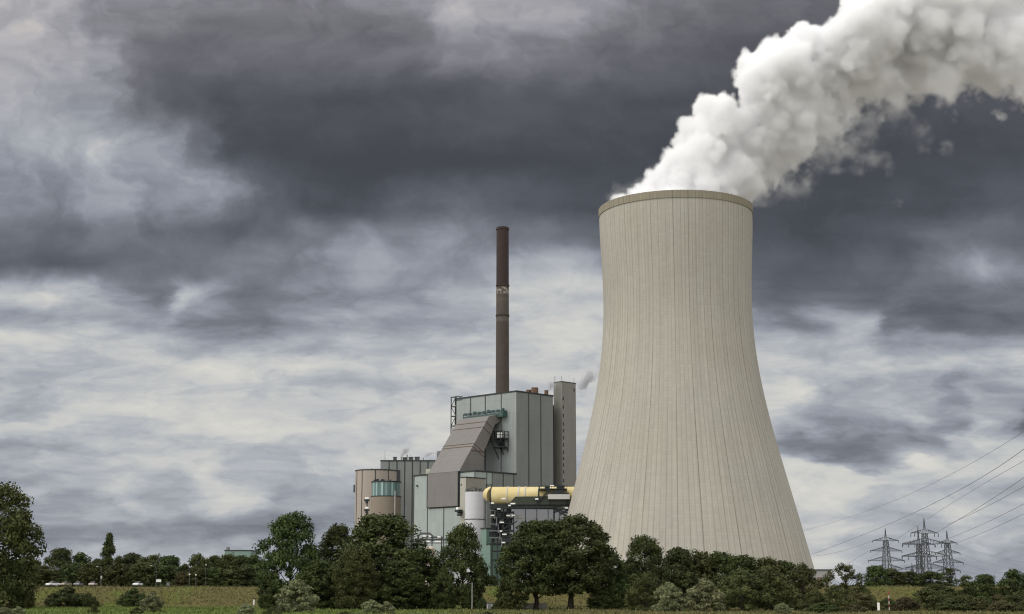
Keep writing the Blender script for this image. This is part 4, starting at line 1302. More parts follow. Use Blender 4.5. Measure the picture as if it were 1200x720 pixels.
# ------------------------------------------------------------------ small steam puffs
def build_puff(label, px, py, Y, w, h, lean, seed, k):
    h_ = 0.5
    c = at(px, py, Y); s = ppm(Y)
    rx, rz = w * s / 2, h * s / 2
    ext = np.array([rx * 1.9, rx * 1.2, rz * 1.9])
    lo = np.array(c) - ext; shape = tuple(int(2 * e / h_) + 1 for e in ext); hi = lo + (np.array(shape) - 1) * h_
    X = lo[0] + h_ * np.arange(shape[0]); Yg = lo[1] + h_ * np.arange(shape[1]); Z = lo[2] + h_ * np.arange(shape[2])
    zz = (Z - c.z) / rz
    xx = (X[:, None] - c.x) / rx - lean * zz[None, :]
    wd = 0.35 + 0.35 * (zz[None, :] + 1)
    g = np.exp(-(xx / wd) ** 2 - (zz[None, :] / 0.95) ** 4)[:, None, :] * np.exp(-((Yg - c.y) / (rx * 0.6)) ** 2)[None, :, None]
    n = fbm(shape, 5.0, 3, seed, 0.6)
    d = np.clip(g * 1.4 + (n - 0.5) * 2.4 - 0.5, 0, 1) * k
    o = fog_object('steam_puff', d, tuple(float(v) for v in lo), tuple(float(v) for v in hi), volume_mat('puff', 1.0, (0.62, 0.62, 0.65), 0.0))
    tag(o, label, 'steam', None, 'stuff')
build_puff('small grey steam puff leaning right above the flat hall roof vents', 473, 531, 956, 11, 13, 0.55, 2, 1.0)
build_puff('second grey steam puff right of the first above the flat hall roof', 502.5, 533, 956, 14, 7, 0.9, 4, 0.8)
build_puff('thin steam puff between the boiler house vent and the stair tower', 646, 452, 846, 12, 12, 0.6, 6, 0.8)
build_puff('ragged grey steam drift right of the stair tower', 687, 446, 860, 22, 26, 0.6, 8, 0.6)

# ------------------------------------------------------------------ vegetation
def leaf_mat(name, cols, rough=0.75):
    m = bpy.data.materials.new(name); m.use_nodes = True
    T = NT(m.node_tree); b = m.node_tree.nodes['Principled BSDF']
    g = T.node('ShaderNodeNewGeometry')
    at_ = T.node('ShaderNodeAttribute', attribute_name='clump')
    oi = T.node('ShaderNodeObjectInfo')
    k = T.math('ADD', T.math('MULTIPLY', g.outputs['Random Per Island'], 0.42), T.math('MULTIPLY_ADD', at_.outputs['Fac'], 0.45, 0.06))
    c = T.ramp(k, [(0.1, cols[0]), (0.45, cols[1]), (0.75, cols[2]), (0.98, cols[3])])
    h = T.node('ShaderNodeHueSaturation')
    T.link(c, h.inputs['Color'])
    T.link(T.math('MULTIPLY_ADD', oi.outputs['Random'], 0.035, 0.482), h.inputs['Hue'])
    T.link(T.math('MULTIPLY_ADD', oi.outputs['Random'], 0.4, 0.8), h.inputs['Value'])
    T.link(h.outputs[0], b.inputs['Base Color'])
    b.inputs['Roughness'].default_value = rough
    b.inputs['Specular IOR Level'].default_value = 0.25
    return m
M['leaf_dark'] = leaf_mat('leaf_dark', [(0.022, 0.032, 0.009), (0.036, 0.050, 0.013), (0.055, 0.070, 0.018), (0.088, 0.100, 0.027)])
M['leaf_olive'] = leaf_mat('leaf_olive', [(0.026, 0.032, 0.009), (0.045, 0.052, 0.014), (0.070, 0.074, 0.021), (0.105, 0.104, 0.034)])
M['leaf_willow'] = leaf_mat('leaf_willow', [(0.070, 0.080, 0.036), (0.118, 0.132, 0.060), (0.180, 0.192, 0.090), (0.250, 0.250, 0.130)], 0.6)
M['leaf_brown'] = leaf_mat('leaf_brown', [(0.030, 0.030, 0.012), (0.052, 0.048, 0.018), (0.078, 0.068, 0.026), (0.115, 0.095, 0.042)])
M['bark'] = mat('bark', (0.040, 0.034, 0.027), 0.95, 0.25, 1.5, 0.1)

def crown_profile(kind, t):
    """relative radius at relative height t of the crown"""
    if kind == 'poplar': return max(0.05, math.sin(math.pi * (0.12 + 0.86 * t) ** 0.75)) ** 0.7
    if kind == 'bush': return max(0.02, (1 - t ** 2.2)) ** 0.6 * (0.82 + 0.18 * min(1, t * 4))
    if kind == 'willow': return max(0.02, (1 - t ** 2.0)) ** 0.62 * (0.78 + 0.22 * min(1, t * 3))
    if kind == 'open': return max(0.03, math.sin(math.pi * (0.10 + 0.84 * t))) ** 0.75
    return max(0.02, math.sin(math.pi * min(1, 0.22 + 0.74 * t))) ** 0.5      # broad crown

def tree_proto(kind, seed, H, W, base, leafmat, n_clump, per, leaf, clump_r, gap=0.0, stem=None):
    """template (trunk mesh, crown mesh) of a tree H metres high, W wide, whose crown starts at base"""
    rnd = np.random.RandomState(seed)
    V, Fc, attr = [], [], []
    tr = MB()
    R_ = W / 2
    tr_r = stem or 0.012 * H + 0.10
    lean = rnd.uniform(-0.03, 0.03, 2) * H
    top = np.array([lean[0], lean[1], H * (0.86 if kind == 'poplar' else 0.66)])
    nst = 7
    tr.tube([tuple(top * (i / nst) + np.array([rnd.uniform(-.012, .012) * H * (i > 0), rnd.uniform(-.012, .012) * H * (i > 0), 0]) - np.array([0, 0, 0.6 * (i == 0)])) for i in range(nst + 1)],
            [tr_r * (1.25 if i == 0 else 1.0) * (1 - 0.8 * i / nst) for i in range(nst + 1)], 8)
    centers = []
    tries = 0
    # big boughs give the crown its lumpy outline
    boughs = []
    nb = 9 if kind in ('round', 'open') else 6
    for i in range(nb):
        a = 2 * math.pi * (i + rnd.uniform(-.3, .3)) / nb; t = rnd.uniform(0.15, 0.92)
        boughs.append((a, t, rnd.uniform(-0.16, 0.16)))
    while len(centers) < n_clump and tries < n_clump * 40:
        tries += 1
        t = rnd.uniform(0.0, 1.0)
        a = rnd.uniform(0, 2 * math.pi)
        rr = crown_profile(kind, t) * R_
        mod = 1.0
        for (ba, bt, bm) in boughs:
            dd = ((math.cos(a - ba) - 1) * -1.2) + ((t - bt) * 3.2) ** 2
            mod += bm * math.exp(-dd * 1.6)
        q = rnd.uniform(0.12, 1.0) ** (0.42 if kind != 'open' else 0.7)
        rr2 = max(0.0, rr * mod * q - clump_r * 0.45)
        p = np.array([math.cos(a) * rr2, math.sin(a) * rr2, base + (H - base - clump_r * 0.6) * t]) + np.array([lean[0], lean[1], 0]) * t
        if gap and rnd.rand() < gap and q > 0.6: continue
        centers.append((p, clump_r * rnd.uniform(0.55, 1.2) * (0.75 + 0.25 * q), rnd.rand()))
    nl = 0
    for p, cr, tone in centers:
        n = int(per * (cr / clump_r) ** 1.6)
        for k in range(n):
            d = rnd.normal(size=3); d /= np.linalg.norm(d)
            d[2] = d[2] * 0.8 + 0.08
            q = p + d * cr * rnd.uniform(0.45, 1.08)
            if kind in ('willow', 'bush') and q[2] < 0.05: q[2] = rnd.uniform(0.05, 0.5)
            nrm = d + rnd.normal(size=3) * 0.55; nrm /= np.linalg.norm(nrm)
            s = leaf * rnd.uniform(0.55, 1.25)
            u = np.cross(nrm, [rnd.normal(), rnd.normal(), rnd.normal()]); u /= (np.linalg.norm(u) + 1e-9)
            if kind == 'willow':
                u = u * 0.5 + np.array([0, 0, -0.5]) + d * 0.4; u /= np.linalg.norm(u)
                w = np.cross(nrm, u); w /= (np.linalg.norm(w) + 1e-9); w *= 0.34
            else:
                w = np.cross(nrm, u) * 0.62
            V += [tuple(q - u * s * 0.5), tuple(q + w * s * 0.5 + u * s * 0.08), tuple(q + u * s * 0.5), tuple(q - w * s * 0.5 + u * s * 0.08)]
            Fc.append((nl, nl + 1, nl + 2, nl + 3)); nl += 4
            attr += [tone] * 4
    # limbs to a share of the clumps
    order = rnd.permutation(len(centers))[: 26 if kind in ('round', 'open') else 10]
    for i in order:
        p, cr, _ = centers[i]
        s0 = rnd.uniform(0.25, 0.8)
        zt = min(p[2] * 0.8, top[2] * s0 + 0.1 * H) if p[2] > 1 else 0.2
        a0 = top * max(0.12, min(0.98, zt / top[2] - 0.08))
        mid = (a0 + p) / 2 + np.array([0, 0, 0.04 * H])
        r0 = tr_r * 0.42 * (1 - 0.5 * zt / H)
        tr.tube([tuple(a0), tuple(mid), tuple(p)], [r0, r0 * 0.6, r0 * 0.2], 5)
    me = bpy.data.meshes.new('crown')
    me.from_pydata(V, [], Fc)
    me.attributes.new('clump', 'FLOAT', 'POINT').data.foreach_set('value', np.array(attr, np.float32))
    me.materials.append(M[leafmat]); me.update()
    tm = tr.mesh('trunk', M['bark'])
    zmax = max(v[2] for v in V); xs = sorted(abs(v[0]) for v in V)
    return dict(trunk=tm, crown=me, H=zmax, R=xs[int(len(xs) * 0.985)], kind=kind)

PROTO = {
    'round1': tree_proto('round', 1, 25, 19, 1.2, 'leaf_dark', 240, 125, 0.74, 2.0),
    'round2': tree_proto('round', 2, 25, 19, 2.6, 'leaf_dark', 230, 125, 0.74, 2.0, 0.05),
    'round3': tree_proto('round', 3, 24, 17, 0.8, 'leaf_dark', 220, 120, 0.72, 1.9),
    'round4': tree_proto('round', 4, 24, 20, 1.0, 'leaf_olive', 230, 120, 0.72, 2.0),
    'round5': tree_proto('round', 21, 25, 19, 4.8, 'leaf_dark', 240, 125, 0.74, 2.0, 0.0, 0.62),
    'round6': tree_proto('round', 22, 25, 20, 4.6, 'leaf_dark', 250, 125, 0.74, 2.0, 0.03, 0.70),
    'small1': tree_proto('round', 5, 11, 9, 0.1, 'leaf_dark', 130, 85, 0.52, 1.15),
    'small2': tree_proto('round', 6, 11, 8.5, 0.1, 'leaf_olive', 130, 85, 0.52, 1.15),
    'small3': tree_proto('open', 7, 11, 9, 0.4, 'leaf_dark', 95, 80, 0.52, 1.1, 0.15),
    'poplar': tree_proto('poplar', 8, 17, 5.5, 0.6, 'leaf_dark', 150, 85, 0.5, 0.95),
    'open1': tree_proto('open', 9, 14, 11, 1.5, 'leaf_olive', 62, 75, 0.6, 1.25, 0.3),
    'open2': tree_proto('open', 10, 13, 10, 2.0, 'leaf_dark', 56, 75, 0.6, 1.25, 0.35),
    'willow1': tree_proto('willow', 11, 8, 9, 0.0, 'leaf_willow', 100, 110, 0.62, 0.95),
    'willow2': tree_proto('willow', 12, 8, 8, 0.0, 'leaf_willow', 90, 110, 0.62, 1.0),
    'willow3': tree_proto('willow', 13, 8, 9.5, 0.0, 'leaf_olive', 95, 100, 0.6, 1.0),
    'bush1': tree_proto('bush', 14, 5, 8, 0.0, 'leaf_dark', 110, 95, 0.42, 0.8),
    'bush2': tree_proto('bush', 15, 5, 7, 0.0, 'leaf_olive', 95, 90, 0.42, 0.8),
    'bush3': tree_proto('bush', 16, 5, 8, 0.0, 'leaf_brown', 100, 90, 0.42, 0.8),
}
NAME = {'round': 'broadleaf_tree', 'small': 'broadleaf_tree', 'poplar': 'poplar_tree', 'open': 'broadleaf_tree', 'willow': 'willow_tree', 'bush': 'bush'}
PLANTED = {}
def plant(proto, px, py, hw, Y, label, group=None, turn=0.0, cat=None):
    P = PROTO[proto]
    k = ''.join(c for c in proto if not c.isdigit())
    top = at(px, py, Y)
    g = ground_z(top.x, Y)
    H = top.z - g
    sz = H / P['H']; sx = hw * ppm(Y) * 1.0 / P['R']
    name = NAME[k]
    if k == 'willow' and H < 5.5: name = 'willow_shrub'
    ct = cat or {'broadleaf_tree': 'tree', 'poplar_tree': 'poplar', 'willow_tree': 'willow', 'willow_shrub': 'shrub', 'bush': 'bush'}[name]
    if proto in PLANTED:
        o = copy_tree(PLANTED[proto]); o.name = name
        if 'group' in o.keys(): del o['group']
    else:
        o = thing(name, label, ct)
        for part in ('trunk', 'crown'):
            c = bpy.data.objects.new(part, P[part]); col.objects.link(c); c.parent = o
        PLANTED[proto] = o
    o.location = (top.x, Y, g - 0.05)
    o.rotation_euler = (0, 0, turn)
    o.scale = (sx, sx, sz)
    tag(o, label, ct, group)
    return o

DR = 'trees along the dyke road'
plants = [
    # far left
    ('round4', 0, 562, 46, 398, 'tall olive green tree cut by the left edge of the view', None),
    ('round3', -40, 590, 40, 405, 'dark tree leaning into the left edge behind the tall tree', None),
    ('small1', 14, 655, 19, 394, 'dark bushy tree at the foot of the tall left tree', None),
    ('small2', 33, 676, 8, 396, 'low dark tree hanging over the slope right of the tall left tree', None),
    # row behind the dyke: back rank from left to right
    ('small2', 40, 655, 16, 520, 'pale green tree showing between the tall left tree and the row', DR),
    ('small1', 71, 641, 19, 520, 'rounded dark tree, tallest of the row left of the poplar', DR),
    ('small3', 95, 645, 18, 524, 'gappy tree with sky in its top left of the poplar', DR),
    ('small1', 114, 654, 14, 520, 'tree directly left of the narrow poplar', DR),
    ('poplar', 127.5, 623, 8.5, 540, 'narrow dark poplar standing above the left tree row', None),
    ('small3', 140, 650, 15, 522, 'tree directly right of the narrow poplar', DR),
    ('small1', 154, 647, 16, 525, 'second tree to the right of the narrow poplar', DR),
    ('small3', 168, 651, 15, 520, 'back tree between the poplar and the curved street lamp', DR),
    ('small2', 182, 648, 16, 527, 'back tree above the curved street lamp', DR),
    ('small1', 199, 650, 19, 520, 'broad back tree just right of the curved street lamp', DR),
    ('small3', 217, 659, 12, 520, 'low back tree in the dip of the row skyline', DR),
    ('small2', 235, 647, 15, 522, 'spiky back tree right of the dip in the row skyline', DR),
    ('small1', 252, 650, 15, 522, 'back tree left of the far teal hall', DR),
    ('small2', 267, 647, 15, 521, 'back tree in front of the left end of the far teal hall', DR),
    ('small1', 282, 650, 16, 521, 'back tree covering the middle of the far teal hall', DR),
    ('small3', 298, 648, 18, 518, 'back tree between the far teal hall and the big dark trees', DR),
    # front rank
    ('small2', 54, 661, 20, 486, 'lower round tree behind the parked white car', DR),
    ('small1', 84, 660, 19, 488, 'front tree behind the dark bush on the dyke slope', DR),
    ('small2', 106, 658, 18, 487, 'front tree with rounded top below the poplar left side', DR),
    ('small1', 121, 664, 14, 488, 'low front tree at the foot of the poplar', DR),
    ('small2', 138, 659, 18, 486, 'dome shaped front tree right of the poplar foot', DR),
    ('small1', 154, 668, 14, 484, 'dark low front tree between two dome shaped trees', DR),
    ('small2', 170, 657, 20, 487, 'dome shaped front tree left of the curved street lamp', DR),
    ('small1', 194, 662, 19, 488, 'front tree behind the white road sign', DR),
    ('bush3', 214, 669, 13, 484, 'brownish shrub tree behind the straight lamp posts', DR),
    ('small2', 232, 664, 18, 486, 'front tree between the two straight lamp posts', DR),
    ('small1', 252, 664, 18, 486, 'front tree right of the tallest straight lamp post', DR),
    ('small2', 272, 666, 18, 486, 'front tree below the far teal hall', DR),
    ('small1', 292, 664, 19, 485, 'front tree at the right end of the row', DR),
    ('small1', 311, 668, 16, 483, 'front tree half hidden by the big dark trees', DR),
    # bushes on the slope and young willows on the meadow
    ('bush1', 80, 686.5, 22, 433, 'large dark bush on the dyke slope below the parked white car', None),
    ('bush1', 104, 694, 11, 432, 'lower end bush attached to the large dark bush on the slope', None),
    ('bush3', 62, 695, 9, 434, 'small bush at the left end of the large dark bush', None),
    ('bush1', 158, 688, 16, 433, 'round dark bush on the slope behind the young willow', None),
    ('willow2', 179, 692, 13, 330, 'pale green young willow in front of the round dark bush', None),
    ('willow3', 110, 708, 6, 318, 'tiny willow shrub on the meadow below the large dark bush', None),
    ('willow3', 160, 711, 7, 312, 'low shrub at the left foot of the young willow', None),
    ('willow1', 4, 711, 14, 300, 'grey green shrub in the bottom left corner', None),
    ('willow2', 22, 710, 8, 300, 'second grey green shrub right of the bottom left corner', None),
    ('willow1', 346, 677, 24, 330, 'large pale grey green willow in front of the big dark trees', None),
    ('willow2', 289, 707, 12, 305, 'low pale willow shrub left of the large pale willow', None),
    ('willow3', 318, 711, 10, 303, 'small dark shrub just left of the large pale willow', None),
    ('willow1', 435, 702, 14, 312, 'low pale willow below the widest dark tree', None),
    ('willow2', 453, 704, 11, 312, 'right hand twin of the low pale willow below the widest tree', None),
    ('willow3', 404, 716, 8, 298, 'tiny shrub at the lower edge left of the low pale willow', None),
    ('bush2', 572, 716, 5, 300, 'tiny green shrub on the brown bank under the small shed', None),
    # big trees in front of the power station
    ('round1', 343, 597, 38, 392, 'big dark round tree, first of the group left of the round beige building', None),
    ('small1', 318, 668, 16, 386, 'dark undergrowth tree at the left foot of the big round tree', None),
    ('round3', 396, 612, 23, 400, 'narrow dark tree between the two big round trees', None),
    ('round2', 448, 600, 52, 392, 'widest dark tree hiding the foot of the round beige building', None),
    ('round4', 418, 640, 26, 376, 'feathery olive tree in front of the widest dark tree', None),
    ('round3', 492, 640, 32, 388, 'dark tree filling the right side of the widest tree', None),
    ('round3', 375, 655, 26, 384, 'dark tree behind the large pale willow', None),
    ('round3', 466, 655, 28, 380, 'dark low tree under the right half of the widest tree', None),
    ('round1', 543, 611, 29, 385, 'upright dark tree in front of the white silo', None),
    ('small1', 519, 670, 15, 380, 'small dark tree at the left foot of the upright tree', None),
    ('small1', 575, 674, 10, 462, 'little dark tree in the gap below the teal hall', None),
    ('round5', 627, 607, 40, 381, 'large spreading tree with a visible trunk left of its twin', None),
    ('round6', 668, 601, 47, 380, 'largest spreading tree with forked trunk before the cooling tower', None),
    ('round3', 714, 645, 24, 384, 'lower dark tree on the right flank of the largest spreading tree', None),
    ('small1', 598, 674, 18, 377, 'dark bushy tree under the left side of the spreading tree', None),
    ('small1', 704, 690, 14, 379, 'dark shrubby tree right of the forked trunk', None),
    ('bush2', 586, 700, 9, 374, 'low shrub beside the small shed', None),
    ('bush1', 565, 699, 6, 378, 'dark bush behind the small shed', None),
    ('small1', 552, 690, 9, 380, 'dark undergrowth at the foot of the upright tree', None),
    # belt in front of the cooling tower
    ('round1', 755, 625, 30, 402, 'round dark tree in front of the middle of the cooling tower', None),
    ('small1', 793, 640, 23, 420, 'first tree right of the round tree before the cooling tower', None),
    ('small2', 815, 643, 26, 424, 'second tree of the dark belt across the cooling tower', None),
    ('small1', 842, 645, 27, 426, 'third tree of the dark belt across the cooling tower', None),
    ('small1', 868, 649, 27, 428, 'fourth tree of the dark belt, above the widest willow', None),
    ('small2', 892, 651, 27, 430, 'fifth tree of the dark belt across the cooling tower', None),
    ('small1', 915, 656, 26, 432, 'last dark tree of the belt near the tower right foot', None),
    ('small1', 735, 664, 22, 405, 'dark low tree between the largest spreading tree and the round tree', None),
    ('small1', 800, 668, 26, 405, 'dark filler tree behind the first two willows', None),
    ('small1', 850, 672, 22, 405, 'dark filler tree behind the widest willow', None),
    ('willow3', 757, 668, 24, 352, 'olive willow, first from the left before the cooling tower', None),
    ('willow1', 783, 681, 20, 346, 'pale willow close right of the first olive willow', None),
    ('willow2', 826, 676, 23, 345, 'pale round willow standing alone before the cooling tower', None),
    ('willow3', 868, 664, 32, 356, 'widest olive willow before the right half of the cooling tower', None),
    ('willow3', 903, 660, 30, 362, 'tall olive willow right of the widest willow', None),
    ('willow3', 938, 658, 27, 368, 'olive willow at the right foot of the cooling tower', None),
    ('willow1', 916, 706, 11, 315, 'small pale shrub in front of the tall olive willow', None),
    ('willow3', 955, 690, 18, 340, 'dark olive shrub below the pump house', None),
    # right
    ('open1', 990, 659, 19, 398, 'airy tall tree right of the pump house', None),
    ('willow3', 980, 684, 22, 345, 'dark olive willow in front of the airy tall tree', None),
    ('bush3', 1008, 694, 20, 352, 'brownish bush left of the white marker board', None),
    ('small1', 1026, 662, 16, 480, 'dark round tree below the left pylon', None),
    ('small2', 1047, 665, 18, 486, 'olive tree between the left pylon and the middle pylons', None),
    ('small1', 1066, 669, 16, 490, 'dark tree below the middle pylons', None),
    ('small1', 1089, 669, 20, 484, 'dome shaped dark tree right below the middle pylons', None),
    ('willow3', 1086, 687, 26, 356, 'wide olive willow right of the red and white pole', None),
    ('bush3', 1060, 699, 16, 350, 'brown bush directly right of the red and white pole', None),
    ('bush2', 1041, 700, 15, 370, 'low bush behind the red and white pole', None),
    ('open2', 1111, 665, 12, 530, 'bare looking thin tree at the foot of the right pylon', None),
    ('open1', 1128, 673, 13, 432, 'thin airy tree right of the right pylon', None),
    ('small1', 1153, 672, 17, 430, 'round dark tree standing alone between two airy trees', None),
    ('small3', 1187, 664.5, 19, 428, 'airy tree with sky gaps near the right edge', None),
    ('small1', 1205, 673, 14, 432, 'dark tree cut by the right edge of the view', None),
    ('bush2', 1128, 696, 18, 400, 'olive bush below the right pylon', None),
    ('bush1', 1150, 697, 16, 400, 'dark bush below the round tree standing alone', None),
    ('bush3', 1170, 696, 15, 400, 'brownish bush left of the airy tree near the right edge', None),
    ('willow3', 1190, 693, 20, 370, 'dark olive shrub below the airy tree near the right edge', None),
    ('bush2', 1145, 700, 20, 352, 'yellowish green bush in the lower right bushes', None),
    ('bush1', 1115, 702, 18, 348, 'dark bush at the bottom right of the wide olive willow', None),
    ('bush3', 1172, 704, 18, 345, 'brown bush in the bottom right corner bushes', None),
    ('willow3', 1204, 702, 18, 345, 'olive shrub cut by the bottom right corner', None),
    ('bush1', 1105, 690, 14, 430, 'dark bush between the wide olive willow and the right pylon', None),
    ('bush3', 1000, 708, 16, 330, 'low brown bush left of the small white board', None),
    ('bush1', 1112, 688, 15, 446, 'dark bush on the dyke under the foot of the right pylon', None),
    ('bush2', 1135, 688.5, 15, 448, 'olive bush on the dyke left of the round tree standing alone', None),
    ('bush1', 1160, 688, 17, 450, 'dark bush on the dyke right under the round tree standing alone', None),
    ('bush3', 1178, 688.5, 18, 447, 'brownish bush on the dyke at the foot of the airy tree near the right edge', None),
    ('small2', 1096, 684, 14, 450, 'olive shrubby tree on the dyke left of the right pylon foot', None),
    ('willow3', 1012, 685, 13, 420, 'olive bush on the slope right of the airy tall tree', None),
    ('bush1', 965, 705, 16, 332, 'low dark bush under the pump house shrubs', None),
]
for i, (p, px, py, hw, Y, lab, grp) in enumerate(plants):
    plant(p, px, py, hw, Y, lab, grp, (i * 2.399) % 6.283)

# the far-off wood that closes the horizon behind everything
def far_wood():
    rnd = np.random.RandomState(77)
    V, Fc = [], []
    n = 0
    for i in range(2600):
        x = rnd.uniform(-520, 560); Y = rnd.uniform(1350, 1500)
        hmax = 3 + 1.2 * math.sin(x * 0.021) + 0.9 * math.sin(x * 0.057 + 1) + 0.8 * math.sin(x * 0.15)
        for k in range(5):
            q = np.array([x + rnd.normal() * 3, Y + rnd.normal() * 3, 4 + max(0.5, hmax) * rnd.uniform(0, 1)])
            u = rnd.normal(size=3); u /= np.linalg.norm(u); w = np.cross(u, rnd.normal(size=3)); w /= np.linalg.norm(w)
            s = rnd.uniform(1.2, 2.6)
            V += [tuple(q - u*s), tuple(q + w*s), tuple(q + u*s), tuple(q - w*s)]; Fc.append((n, n+1, n+2, n+3)); n += 4
    me = bpy.data.meshes.new('far_woodland'); me.from_pydata(V, [], Fc); me.materials.append(M['leaf_dark']); me.update()
    o = bpy.data.objects.new('far_woodland', me); col.objects.link(o)
    tag(o, 'far off wood along the horizon', None, None, 'stuff')
far_wood()

# ------------------------------------------------------------------ pylons and lines
def pylon(px, top_py, Y, arms, w_top, w_bot, wbase_py, label):
    """lattice mast; arms: (photo row, half length in photo pixels, row of the tip)"""
    t_ = at(px, top_py, Y); g = ground_z(t_.x, Y)
    t = thing('power_pylon', label, 'pylon', (t_.x, Y, g), R(12), 'high voltage pylons')
    k = ppm(Y); H = t_.z - g
    z = lambda py: height(py, Y) - g
    za, zb = z(arms[0][0]), 0.0
    zref = z(wbase_py)
    def hw(zz):
        if zz > za: return max(0.12, (w_top / 2 * k) * (H - zz) / (H - za))
        s = (za - zz) / (za - zref)
        return (w_top + (w_bot - w_top) * s) / 2 * k
    m = MB()
    zs = [0.0]
    while zs[-1] < za - 0.5: zs.append(min(za, zs[-1] + max(2.2, 1.9 * hw(zs[-1]))))
    th = 0.30
    for i in range(len(zs) - 1):
        a, b = zs[i], zs[i+1]; wa, wb = hw(a), hw(b)
        for sx, sy in ((-1,-1),(1,-1),(1,1),(-1,1)):
            m.bar((sx*wa, sy*wa, a), (sx*wb, sy*wb, b), th)
        for (s1, s2) in (((-1,-1),(1,-1)), ((1,-1),(1,1)), ((1,1),(-1,1)), ((-1,1),(-1,-1))):
            m.bar((s1[0]*wa, s1[1]*wa, a), (s2[0]*wb, s2[1]*wb, b), th * 0.62)
            m.bar((s2[0]*wa, s2[1]*wa, a), (s1[0]*wb, s1[1]*wb, b), th * 0.62)
            m.bar((s1[0]*wb, s1[1]*wb, b), (s2[0]*wb, s2[1]*wb, b), th * 0.55)
    w = hw(za)
    for sx, sy in ((-1,-1),(1,-1),(1,1),(-1,1)):
        m.bar((sx*w*0.75, sy*w*0.75, za), (sx*0.28*w, sy*0.28*w, za + (H - za) * 0.45), th * 0.7); m.bar((sx*0.28*w, sy*0.28*w, za + (H - za) * 0.45), (sx*0.06, sy*0.06, H), th * 0.6)
    m.build('mast', M['pylon_steel'], t)
    tips = []
    for (py, hl, drop) in arms:
        zz = z(py); L = hl * k; w = hw(zz)
        for s in (-1, 1):
            a = MB()
            zt = zz - 0.15
            top = zz + 0.16 * L + 0.4
            for sy in (-1, 1):
                a.bar((s*w, sy*w, zz - 0.3), (s*L, 0, zt), th * 0.85)
                a.bar((s*w, sy*w, top), (s*L, 0, zt), th * 0.75)
            for q in np.linspace(0.15, 0.9, 6):
                xx = s * (w + (L - w) * q); hh = (top - zz) * (1 - q)
                a.bar((xx, 0, zt - 0.1), (xx, 0, zt + hh), th * 0.5)
                x2 = s * (w + (L - w) * min(1, q + 0.13))
                a.bar((xx, 0, zt + hh), (x2, 0, zt), th * 0.5)
            ar = a.build('crossarm', M['pylon_steel'], t)
            nins = 1 if drop < 1 else (3 if L > 12 else 2)
            for j in range(nins):
                xx = s * L * (0.97 - 0.27 * j)
                i_ = MB().tube([(xx, 0, zt - 0.05), (xx + s*0.3, 0.2, zt - 1.2 - 1.1 * (drop >= 1))], [0.16, 0.24], 6)
                i_.build('insulator', M['dark_steel'], ar)
    return t, z

pylon(1037.3, 619.5, 960, [(633.5, 16.5, 0), (645.5, 20, 0), (657, 23, 0), (665.5, 18, 0)], 4.2, 8.0, 668, 'lattice power pylon with four crossarms, leftmost of the pylons')
pylon(1082.6, 607, 930, [(624.5, 17.5, 1), (637, 29, 1), (651.5, 30, 1), (665.5, 26, 0)], 4.6, 9.0, 672, 'tallest lattice power pylon in the middle with long crossarms')
pylon(1075.5, 617, 985, [(638, 20, 0), (652, 22, 0)], 3.6, 6.0, 670, 'slimmer lattice pylon directly left of and behind the tallest one')
pylon(1109.4, 622, 960, [(636.2, 12, 0), (648, 15.5, 0), (659.2, 19, 0), (669, 15, 0)], 4.4, 11.0, 682, 'lattice power pylon with four crossarms right of the tallest one')
pylon(1068.5, 660, 1300, [(667, 16, 0), (673, 14, 0)], 2.2, 3.4, 676, 'small distant pylon low between the left and the tallest pylon')

def power_line(label, pts_px, rad, sag=0.0):
    """cable through surveyed points (photo column, row, distance)"""
    P = [at(*p) for p in pts_px]
    s_ = np.array([p.y for p in P]); deg = min(2, len(P) - 1)      # one smooth catenary-like curve through the surveyed points
    cx = np.polyfit(s_, [p.x for p in P], 1 if len(P) < 3 else deg); cz = np.polyfit(s_, [p.z for p in P], deg)
    pts = [Vector((float(np.polyval(cx, y)), float(y), float(np.polyval(cz, y)))) for y in np.linspace(s_[0], s_[-1], 60)]
    o0 = pts[0]
    o = MB().tube([p - o0 for p in pts], rad * 0.75, 6).build('power_line', M['wire'])
    o.location = o0
    tag(o, label, 'power line', 'overhead power lines')
power_line('topmost faint overhead cable rising to the right edge', [(941, 622, 1150), (1010, 602, 950), (1070, 577, 800), (1187, 512, 560), (1232, 486, 500)], 0.09)
power_line('second overhead cable from the top passing over the left pylon tip', [(948, 650, 1150), (1037.3, 619.5, 960), (1110, 578, 760), (1200, 524, 560), (1240, 499, 500)], 0.15)
power_line('overhead cable leaving the tallest pylon at its tip', [(1010, 662, 1250), (1082.6, 607.5, 930), (1140, 580, 720), (1200, 541.5, 560), (1240, 515, 500)], 0.10)
power_line('upper of the paired overhead cables from the tallest pylon right arm', [(1098, 624, 930), (1150, 593, 740), (1200, 559.5, 590), (1240, 532, 500)], 0.13)
power_line('lower of the paired overhead cables from the tallest pylon right arm', [(1110, 615, 930), (1150, 597, 760), (1200, 570, 600), (1240, 547, 520)], 0.12)
power_line('overhead cable from the tip of the right pylon', [(1109.4, 632, 960), (1155, 613, 800), (1200, 590, 640), (1240, 568, 560)], 0.12)
power_line('lowest overhead cable from the right pylon upper arm', [(1121, 636.5, 960), (1160, 621, 800), (1200, 602, 660), (1240, 582, 580)], 0.12)
power_line('faint low cable from the left pylon upper arm to behind the tower', [(1022, 634, 960), (990, 645, 1020), (948, 652, 1120)], 0.10)
power_line('faint lower cable from the left pylon middle arm to behind the tower', [(1018, 646, 960), (985, 665, 1050), (960, 676, 1150)], 0.10)
power_line('faint cable sagging right from the right pylon upper arm', [(1121, 636.5, 960), (1160, 651, 1080), (1230, 663, 1250)], 0.07)
power_line('faint cable sagging right from the right pylon middle arm', [(1125, 648, 960), (1160, 661, 1080), (1230, 671, 1250)], 0.07)
